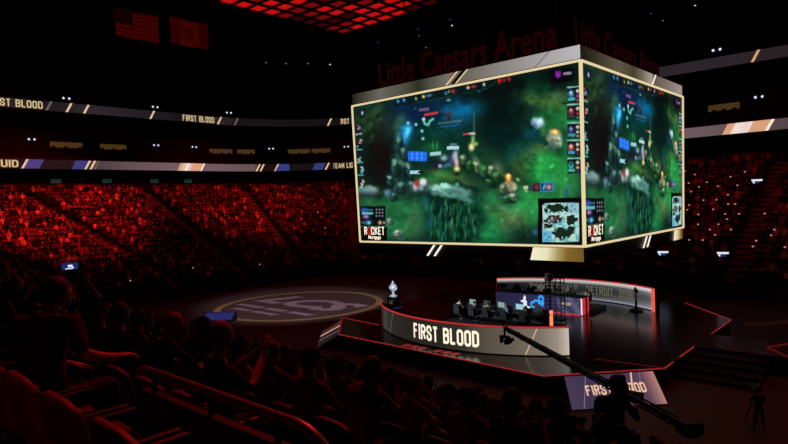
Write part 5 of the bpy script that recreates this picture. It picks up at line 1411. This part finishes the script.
FP = [(-3.2, 'shirt_black', 'leftmost player behind the far lit desk'), (-1.9, 'shirt_navy', 'second player from left behind the far lit desk'), (-.4, 'shirt_black', 'middle player behind the far lit desk'), (1.7, 'shirt_grey', 'player behind the far lit desk, second from right'), (3.0, 'shirt_white', 'rightmost player behind the far desk, in a pale shirt')]
rs = MB(); rs.box((-.1, 4.2, SH + .14), (8.0, 2.6, .28), 0, None, .02); tag(rs.build('riser', 'black_paint'), 'low black riser under the far players', 'riser')
for i, (x, top, lab) in enumerate(FP):
    gaming_chair((x, 4.0, RZ), PI, 'black gaming chair behind the far desk, %s' % ['leftmost', 'second from left', 'in the middle', 'second from right', 'rightmost'][i])
    person('desk', (x, 3.95, RZ), PI + .05, lab, top, 'skin_light', ['hair_black', 'hair_brown'][i % 2], sleeve=top, scale=1.06)
    monitor((x - .3, 2.5, SH + 1.36), PI, 'black monitor on the far desk, %s' % ['leftmost', 'second from left', 'in the middle', 'second from right', 'rightmost'][i], 'monitor_teal', None, .5, .3)
# white glowing figure-shaped emblem stands on the near desk front side
sg = empty('emblem_sign', (-.95, 1.35, SH), 0, 'white glowing horse-like emblem on a black stand left of the blue emblem', 'sign')
b = MB(); b.box((0, 0, .02), (.9, .5, .04), 0, None, .01); b.tube([(0, 0, .04), (0, 0, .3)], .04, 8); b.build('stand', 'black_steel', sg)
pts = [(-.18, .0), (.42, .0), (.46, .12), (.2, .16), (.14, .32), (.18, .5), (.06, .62), (.1, .8), (.0, 1.0), (-.1, .78), (-.14, .6), (-.36, .56), (-.3, .46), (-.08, .4), (-.16, .2)]
pts = [(x, z + .28) for x, z in pts]
s = MB(); n = len(pts); s.add([(x, -.04, z) for x, z in pts] + [(x, .04, z) for x, z in pts], [tuple(range(n)), tuple(reversed(range(n, 2 * n)))] + [(k, n + k, n + (k + 1) % n, (k + 1) % n) for k in range(n)])
s.build('emblem', 'cool_white_led', sg)
# black lattice mast
tm = empty('lattice_mast', (2.3, .05, SH), 0, 'tall black lattice mast standing between the two player desks', 'mast')
for q, (x, y) in enumerate(((-.6, -.3), (.6, -.3), (.6, .3), (-.6, .3), (-.2, -.3), (.2, -.3))):
    b = MB(); b.tube([(x, y, 0), (x, y, 3.25)], .035, 6); b.build('upright', 'black_steel', tm)
b = MB()
for k in range(12):
    z = .15 + k * .28
    for (x0, y0, x1, y1) in ((-.6, -.3, .6, -.3), (.6, -.3, .6, .3), (.6, .3, -.6, .3), (-.6, .3, -.6, -.3)): b.tube([(x0, y0, z), (x1, y1, z)], .022, 5)
    b.tube([(-.6, -.3, z), (-.2, -.3, min(3.25, z + .28))], .016, 5)
b.build('crossbars', 'black_steel', tm)
b = MB(); b.box((0, 0, .03), (1.5, .9, .06), 0, None, .01); b.build('base_plate', 'black_steel', tm)
b = MB(); b.box((-.45, 0, 3.05), (.5, .5, .6), 0, None, .08); b.box((-.45, -.33, 3.05), (.3, .2, .3), 0, None, .05); b.build('speaker_head', 'black_plastic', tm)
# broadcast camera on a round pedestal before the far wall
def pedestal_camera(loc, rz, label, hgt=1.45):
    r = empty('broadcast_camera', loc, rz, label, 'camera')
    b = MB(); b.lathe([(.5, 0), (.52, .1), (.3, .18), (.1, .24)], 20); b.build('base', 'black_steel', r)
    b = MB(); b.lathe([(.09, .2), (.09, hgt * .55), (.06, hgt * .56), (.06, hgt)], 12); b.build('column', 'black_steel', r)
    b = MB(); b.box((0, 0, hgt + .12), (.2, .5, .24), 0, None, .03); b.lathe([(.07, 0), (.09, .2), (.1, .24)], 12, 0, (0, 0, 0), frame((0, .25, hgt + .12), (1, 0, 0), (0, 1, 0))); b.build('body', 'black_plastic', r)
    b = MB(); b.box((0, -.12, hgt + .3), (.14, .12, .1), 0, None, .01); b.build('viewfinder', 'black_plastic', r)
    for s in (-1, 1):
        b = MB(); b.tube([(s * .08, -.2, hgt), (s * .2, -.62, hgt - .12)], .014, 6); b.build('pan_handle', 'black_steel', r)
    b = MB(); b.box((0, -.19, hgt + .3), (.11, .01, .07)); b.build('screen', 'cool_white_led', r)
pedestal_camera((6.15, 5.6, SH), -2.6, 'black broadcast camera on a round pedestal before the DETROIT wall')
# trophy on its plinth
tp = empty('plinth', (-11.25, -2.7, SH), 0, 'black plinth with a small white emblem at the left edge of the stage', 'plinth')
b = MB(); b.box((0, 0, .47), (.8, .8, .94), 0, None, .03); b.build('body', 'black_paint', tp)
b = MB(); 
mt = frame((.05, -.405, .5), (1, 0, 0), (0, -1, 0)); b.box((-.14, 0, 0), (.06, .3, .01), 0, mt); b.add([(.02, -.12, .005), (.09, -.12, .005), (.2, .25, .005), (.13, .25, .005)], [(0, 1, 2, 3)], 0, mt); b.box((.14, -.07, 0), (.14, .05, .01), 0, mt); b.build('emblem', 'letter_dim', tp)
b = MB(); b.box((0, 0, .03), (.95, .95, .05), 0); b.build('glow_base', 'screen_blue', tp)
tr = empty('trophy', (-11.25, -2.7, SH + .945), 0, 'tall shiny silver trophy cup on the black plinth', 'trophy')
b = MB(); b.lathe([(.34, 0), (.36, .06), (.3, .12), (.14, .2), (.08, .3), (.1, .36)], 24); b.build('foot', 'silver', tr, True)
b = MB(); b.lathe([(.08, .34), (.2, .48), (.34, .68), (.36, .82), (.27, .98), (.2, 1.08), (.12, 1.14), (.06, 1.3), (.0, 1.38)], 24); b.build('cup', 'silver', tr, True)
for s in (-1, 1):
    b = MB(); b.tube([(s * .3, 0, .62), (s * .46, 0, .7), (s * .46, 0, .9), (s * .3, 0, 1.0)], .03, 8); b.build('handle', 'silver', tr, True)

# slanted sign screens on the corners of the stage
def slant_sign(p0, p1, f0, f1, outw, label, content, spread=0.0):
    """p0,p1: stage-edge corners of that side, f0,f1 where the sign begins and ends on it"""
    a = Vector((*lerp(p0, p1, f0), SH - .08)); c = Vector((*lerp(p0, p1, f1), SH - .08)); d = (c - a).normalized(); nrm = d.cross(Vector((0, 0, 1))).normalized()
    lo = (a + c) / 2 + nrm * outw + d * spread; lo.z = .06; hi = (a + c) / 2 + nrm * .08
    upv = (hi - lo); L = (c - a).length; H = upv.length
    r = empty('sign_screen', ((lo.x + hi.x) / 2, (lo.y + hi.y) / 2, 0), 0, label, 'led sign')
    ctr = (lo + hi) / 2; fz = d.cross(upv.normalized())
    uy = upv.normalized(); mt = Matrix((d, uy, d.cross(uy).normalized())).transposed().to_4x4(); mt.translation = ctr; mt = TO(r) @ mt
    b = MB(); b.box((0, 0, -.06), (L + .08, H + .06, .1), 0, mt); b.build('casing', 'black_plastic', r)
    for s in (-1, 1):
        b = MB(); b.tube([TO(r) @ (lo + d * s * L * .42 - nrm * .25 + Vector((0, 0, -.05))), TO(r) @ (hi + d * s * L * .42 - nrm * .25 + Vector((0, 0, -.15)))], .04, 6); b.build('support', 'black_steel', r)
    nu = 60; g = [mt @ Vector((-L / 2 + L * i / nu, -H / 2 + H * j, 0)) for j in (0, 1) for i in range(nu + 1)]
    uc = (np.arange(nu) + .5) / nu; xs = [s[0] for s in content['stops']]; cc = np.array([lin(s[1]) for s in content['stops']])
    scr = link('screen', pixel_mesh('screen', g, grid_faces(nu, 1), np.column_stack([np.interp(uc, xs, cc[:, k]) for k in range(3)])), r)
    for (u, wd, lean, m_) in content['slash']:
        x = -L / 2 + u * L; b = MB(); b.add([(x, -H / 2, .008), (x + wd, -H / 2, .008), (x + wd + lean, H / 2, .008), (x + lean, H / 2, .008)], [(0, 1, 2, 3)], 0, mt); b.build('slash_mark', m_, scr)
    if 'text' in content:
        u, wd, h, v = content['text']; text_obj('lettering', 'FIRST BLOOD', h, wd, mt @ Matrix.Translation((-L / 2 + u * L, v, .01)), 'letter_pink', scr, .03)
mat('letter_pink', (60, 50, 50), 0.5, emit=(236, 190, 160), strength=1.0)
mat('slash_lilac', (50, 46, 60), 0.5, emit=(122, 104, 128), strength=1.0)
slant_sign((8.15, -13.0), (12.5, -8.45), .165, .895, 2.3, 'violet slanted screen on the front right corner of the stage reading FIRST BLOOD',
    dict(stops=[(0, (70, 58, 84)), (.2, (62, 50, 76)), (.5, (66, 50, 76)), (.7, (78, 56, 80)), (.85, (96, 66, 84)), (.95, (150, 106, 104)), (1, (180, 130, 120))], slash=[(.12, .05, .5, 'slash_lilac'), (.64, .08, .45, 'letter_pink'), (.74, .04, .45, 'slash_lilac')], text=(.52, 3.0, .78, 0.05)), -.5)
slant_sign(STG[7], STG[0], .03, .97, 1.6, 'slanted screen seen edge-on at the left corner of the stage',
    dict(stops=[(0, (44, 22, 24)), (.3, (80, 50, 46)), (.5, (50, 32, 34)), (1, (34, 22, 26))], slash=[(.3, .3, .6, 'letter_pink'), (.6, .2, .6, 'slash_lilac')]))

# small bright lamps in the right stand
for i, (lx, ly, lz) in enumerate(((663, 254, 4.6), (723, 255, 4.6), (757, 182, 12.6))):
    p = at(lx, ly, lz); p2 = None
    # slide along the sight line until it hovers over the stand's rake
    best = None
    for s in np.arange(40, 95, .25):
        d = aF + aR * (lx - 394) / FPX - aU * (ly - 222) / FPX; P = aC + d * s
        rad = np.hypot(A[:, 0] - P[0], A[:, 1] - P[1]); j = int(np.argmin(rad))
        if rad[j] < .8 and abs(P[2] - A[j, 2] - 2.1) < .5: best = (P, j); break
    if best is None: continue
    P, j = best; zb = A[j, 2]
    r = empty('flood_lamp', (P[0], P[1], zb), 0, 'small bright white flood lamp on a pole, ' + ['in the stand just under the scoreboard corner', 'low in the right stand', 'high in the right stand'][i], 'lamp')
    to = Vector((CAMX - P[0], CAMY - P[1], 0)).normalized(); mt = frame((0, 0, P[2] - zb), Vector((0, 0, 1)).cross(to), to) @ Matrix.Scale(.72, 4)
    b = MB(); b.tube([(0, 0, 0), (0, 0, P[2] - zb - .15)], .05, 6); b.lathe([(.3, 0), (.3, .05), (.06, .08)], 12); b.build('pole', 'black_steel', r)
    b = MB(); b.add([(-.45, -.4, -.3), (.45, -.4, -.3), (.75, .4, -.3), (-.75, .4, -.3), (-.35, -.3, .0), (.35, -.3, .0), (.72, .42, .0), (-.72, .42, .0)], [(3, 2, 1, 0), (4, 5, 6, 7), (0, 1, 5, 4), (1, 2, 6, 5), (2, 3, 7, 6), (3, 0, 4, 7)], 0, mt); b.build('housing', 'black_plastic', r)
    b = MB(); b.add([(-.62, .12, .02), (.62, .12, .02), (.68, .38, .02), (-.68, .38, .02)], [(0, 1, 2, 3)], 0, mt); b.add([(-.6, .05, .02), (-.4, -.2, .02), (-.3, -.2, .02), (-.3, .1, .02)], [(0, 1, 2, 3)], 0, mt); b.build('lamp_face', 'cool_white_led', r)
    b = MB(); b.add([(-.3, -.22, .02), (.3, -.22, .02), (.3, .06, .02), (-.3, .06, .02)], [(0, 1, 2, 3)], 0, mt); b.build('lens', 'screen_blue', r)

# ---------------------------------------------------------------- jib crane and its crew
JZ = 5.75
e0 = at(505, 328, JZ); e1 = at(688, 428, JZ)
dirv = (e1 - e0).normalized(); Lj = (e1 - e0).length
piv = at(617, 391, JZ); piv = e0 + dirv * (piv - e0).dot(dirv)
pl = empty('camera_platform', (piv.x, piv.y - .3, 0), 0, 'black scaffold platform under the camera crane', 'platform')
def deck_z(y): return 1.5 + int(max(0, (-21.6 - y) / 27.4 * NROW)) * 11.5 / NROW
PZ = deck_z(piv.y - .9) + .12
b = MB(); b.box((0, .3, PZ - .05), (1.7, 1.6, .1)); b.build('deck', 'black_paint', pl)
for sx in (-.8, .8):
    for sy in (-.4, 1.0):
        zb = deck_z(piv.y - .3 + sy)
        b = MB(); b.tube([(sx, sy, zb), (sx, sy, PZ - .1)], .05, 8); b.build('leg', 'black_steel', pl)
jb = empty('camera_crane', (piv.x, piv.y, PZ), 0, 'long black camera crane arm reaching across the stage front', 'crane')
t = TO(jb)
side = dirv.cross(Vector((0, 0, 1)))
b = MB()
hw = .062
for s in (-1, 1):
    for v in (-1, 1): b.tube([t @ (e0 + side * s * hw * .6 + Vector((0, 0, v * hw * .7))), t @ (e1 + side * s * hw + Vector((0, 0, v * hw)))], .02, 6)
nseg = 18
for k in range(nseg):
    a = e0 + dirv * Lj * k / nseg; c = e0 + dirv * Lj * (k + 1) / nseg
    for s in (-1, 1): b.tube([t @ (a + side * s * hw + Vector((0, 0, -hw * (1 if k % 2 else -1)))), t @ (c + side * s * hw + Vector((0, 0, hw * (1 if k % 2 else -1))))], .018, 5)
b.box((0, 0, 0), (Lj, .07, .07), 0, t @ frame((e0 + e1) / 2, dirv, (0, 0, 1)))
b.build('arm', 'black_steel', jb)
b = MB(); b.box((0, 0, 0), (.36, .26, .26), 0, t @ frame(e1, dirv, (0, 0, 1)), .04); b.box((0, .19, 0), (.26, .1, .22), 0, t @ frame(e1, dirv, (0, 0, 1)), .03); b.build('counterweight', 'black_steel', jb)
b = MB(); b.box((0, 0, .0), (.3, .3, .36), 0, t @ frame(piv, dirv, (0, 0, 1)), .06); b.box((0, 0, .24), (.22, .2, .22), 0, t @ frame(piv, dirv, (0, 0, 1)), .05); b.build('pivot_head', 'black_steel', jb)
b = MB(); b.lathe([(.09, .1), (.09, JZ - PZ - .2)], 10)
for k in range(3):
    a = 2 * PI * k / 3 + .4; b.tube([(0, 0, .9), (.6 * math.cos(a), .6 * math.sin(a), .02)], .035, 6)
b.build('tripod', 'black_steel', jb)
b = MB(); hp = t @ (e0 - dirv * .05)
b.tube([hp, hp + Vector((0, 0, -.3))], .035, 6); b.box(hp + Vector((0, 0, -.3)), (.34, .14, .08), 0, None, .02)
b.box(hp + Vector((.12, 0, -.43)), (.15, .3, .18), 0, None, .03); b.lathe([(.05, 0), (.07, .14)], 10, 0, (0, 0, 0), frame(hp + Vector((.12, .14, -.43)), (1, 0, 0), (0, 1, 0))); b.box(hp + Vector((-.12, 0, -.4)), (.08, .14, .22), 0, None, .02)
b.build('camera_head', 'black_plastic', jb)
b = MB(); mp = t @ (piv + Vector((.36, -.1, -.04))); b.box(mp, (.34, .08, .24), 0, None, .015); b.tube([mp, t @ piv], .025, 6); b.build('monitor_casing', 'black_plastic', jb)
b = MB(); b.box(mp + Vector((-.08, -.045, .02)), (.07, .006, .06)); b.box(mp + Vector((.02, -.045, -.03)), (.05, .006, .08)); b.build('monitor_picture', 'cool_white_led', jb)
b = MB(); b.box(mp + Vector((.07, -.045, -.02)), (.05, .006, .13)); b.build('monitor_picture', 'screen_blue', jb)
bxz = deck_z(OPER.y)
ob = MB(); ob.box((0, 0, .09), (1.0, .8, .18), 0, None, .02); tag(ob.build('equipment_box', 'black_plastic', None, False, loc=(OPER.x, OPER.y, bxz)), 'low black box the crane operator stands on', 'box')
op = Vector((OPER.x, OPER.y, bxz + .18))
person('operate', op, .1, 'camera operator in dark clothes standing behind the crane pivot', 'shirt_black', 'skin_light', 'hair_black', sleeve='shirt_black', scale=1.04)
# tripod camera and operator on the floor at right
cf = at(756, 424, 0)
tc = empty('tripod_camera', cf, .9, 'small dark camera on a tripod on the floor at the lower right', 'camera')
for k in range(3):
    a = 2 * PI * k / 3; b = MB(); b.tube([(0, 0, 1.3), (.45 * math.cos(a), .45 * math.sin(a), .02)], .025, 6); b.build('leg', 'black_steel', tc)
b = MB(); b.lathe([(.07, 1.28), (.09, 1.36), (.05, 1.44)], 10); b.build('head', 'black_steel', tc)
b = MB(); b.box((0, 0, 1.58), (.2, .5, .26), 0, None, .03); b.lathe([(.07, 0), (.09, .22)], 10, 0, (0, 0, 0), frame((0, .25, 1.58), (1, 0, 0), (0, 1, 0))); b.build('body', 'black_plastic', tc)
b = MB(); b.box((0, -.25, 1.76), (.1, .1, .08), 0, None, .01); b.build('viewfinder', 'rail_metal', tc)
pc = cf + Vector((.25, -.75, 0)); person('operate', pc, .5, 'camera operator standing on the floor behind the tripod camera at lower right', 'shirt_black', 'skin_tan', 'hair_black', sleeve='shirt_black')

# ---------------------------------------------------------------- stair opening and rail in front of the camera
vy0, vy1 = -38.6 + 1.0, -33.6
zr = 9.0
vw = MB(); yw = -37.67
b = MB()
xa, xb = 18.5, 20.45
b.box(((xa + xb) / 2, yw, (zr - .12 + 6.5) / 2), (xb - xa, .05, zr - .12 - 6.5))
tag(b.build('vomitory_wall', 'black_paint'), kind='structure')
rl = empty('handrail', (xa, yw, 8), 0, 'red-lit metal handrail on the dark wall at the bottom left', 'rail')
t = TO(rl)
pts = [(xa - .05, yw, zr - .02), (xa + .02, yw, zr)] + [(xa + .1 + i * (xb - xa - .5) / 10, yw, zr) for i in range(11)]
x_ = pts[-1][0]
for i in range(1, 7):
    a = PI / 2 * i / 6; pts.append((x_ + .3 * math.sin(a), yw, zr - .3 * (1 - math.cos(a))))
pts.append((x_ + .3, yw, zr - 1.2))
b = MB(); b.tube([t @ Vector(p) for p in pts], .028, 12); b.build('tube', 'rail_metal', rl, True)
for x in (xa + .15, xa + .8, xa + 1.4):
    b = MB(); b.tube([t @ Vector((x, yw, zr)), t @ Vector((x, yw, zr - .12))], .018, 8); b.build('bracket', 'black_steel', rl)

# ---------------------------------------------------------------- lights: red lamps of the rig, floor washes, added unseen spots
RED = (1.0, .018, .010)
def spot(name, loc, target, power, color, size=60, blend=.6, radius=.4):
    l = bpy.data.lights.new(name, 'SPOT'); l.energy = power; l.color = color; l.spot_size = math.radians(size); l.spot_blend = blend; l.shadow_soft_size = radius
    o = bpy.data.objects.new(name, l); COL.objects.link(o); o.location = loc
    o.rotation_euler = (Vector(target) - Vector(loc)).to_track_quat('-Z', 'Y').to_euler(); return o
spot('red_rig_light', (-22, -14, 33), (-58, -15, 11), 78000, RED, 44, .9)
spot('red_rig_light', (-22, 6, 33), (-58, 12, 11.5), 42000, RED, 42, .9)
spot('red_rig_light', (-10, 4, 33), (-44, 33, 12.5), 24000, RED, 44, .9)
spot('red_rig_light', (10, 4, 33), (16, 35, 11), 5000, RED, 60, .9)
spot('red_rig_light', (0, -4, 33), (10, -34, 7), 3000, RED, 44, .9)
spot('red_rig_light', (8, -22, 30), (19, -38.0, 8.8), 7000, RED, 12, .8)  # narrow unseen spot added to brighten the rail
spot('flag_fill', (-18, -10, 29), (-50, -5, 34.5), 2600, RED, 60)  # unseen fill added to bring out the two flags
spot('red_seat_fill', (26, -50, 24), (18.3, -38.9, 8.6), 1000, RED, 7, .5)  # unseen fill added above and behind the camera for the chair backs
spot('floor_wash', (-10, -10, 33), (-25, -2, 0), 22000, (1, .86, .9), 34)
spot('floor_wash', (20, 0, 33), (16, -12, 0), 2500, RED, 50)
spot('trophy_fill', (-5.5, -9.8, 5.2), (-11.25, -2.7, 2.7), 4500, (.75, .85, 1), 14)  # added spot without a fixture, brightens the trophy
spot('player_fill', (-7, -11, 5.6), (0, -4.8, 2.0), 5000, (.8, .95, 1), 44)  # added fill without a fixture, lifts the near players' sleeves
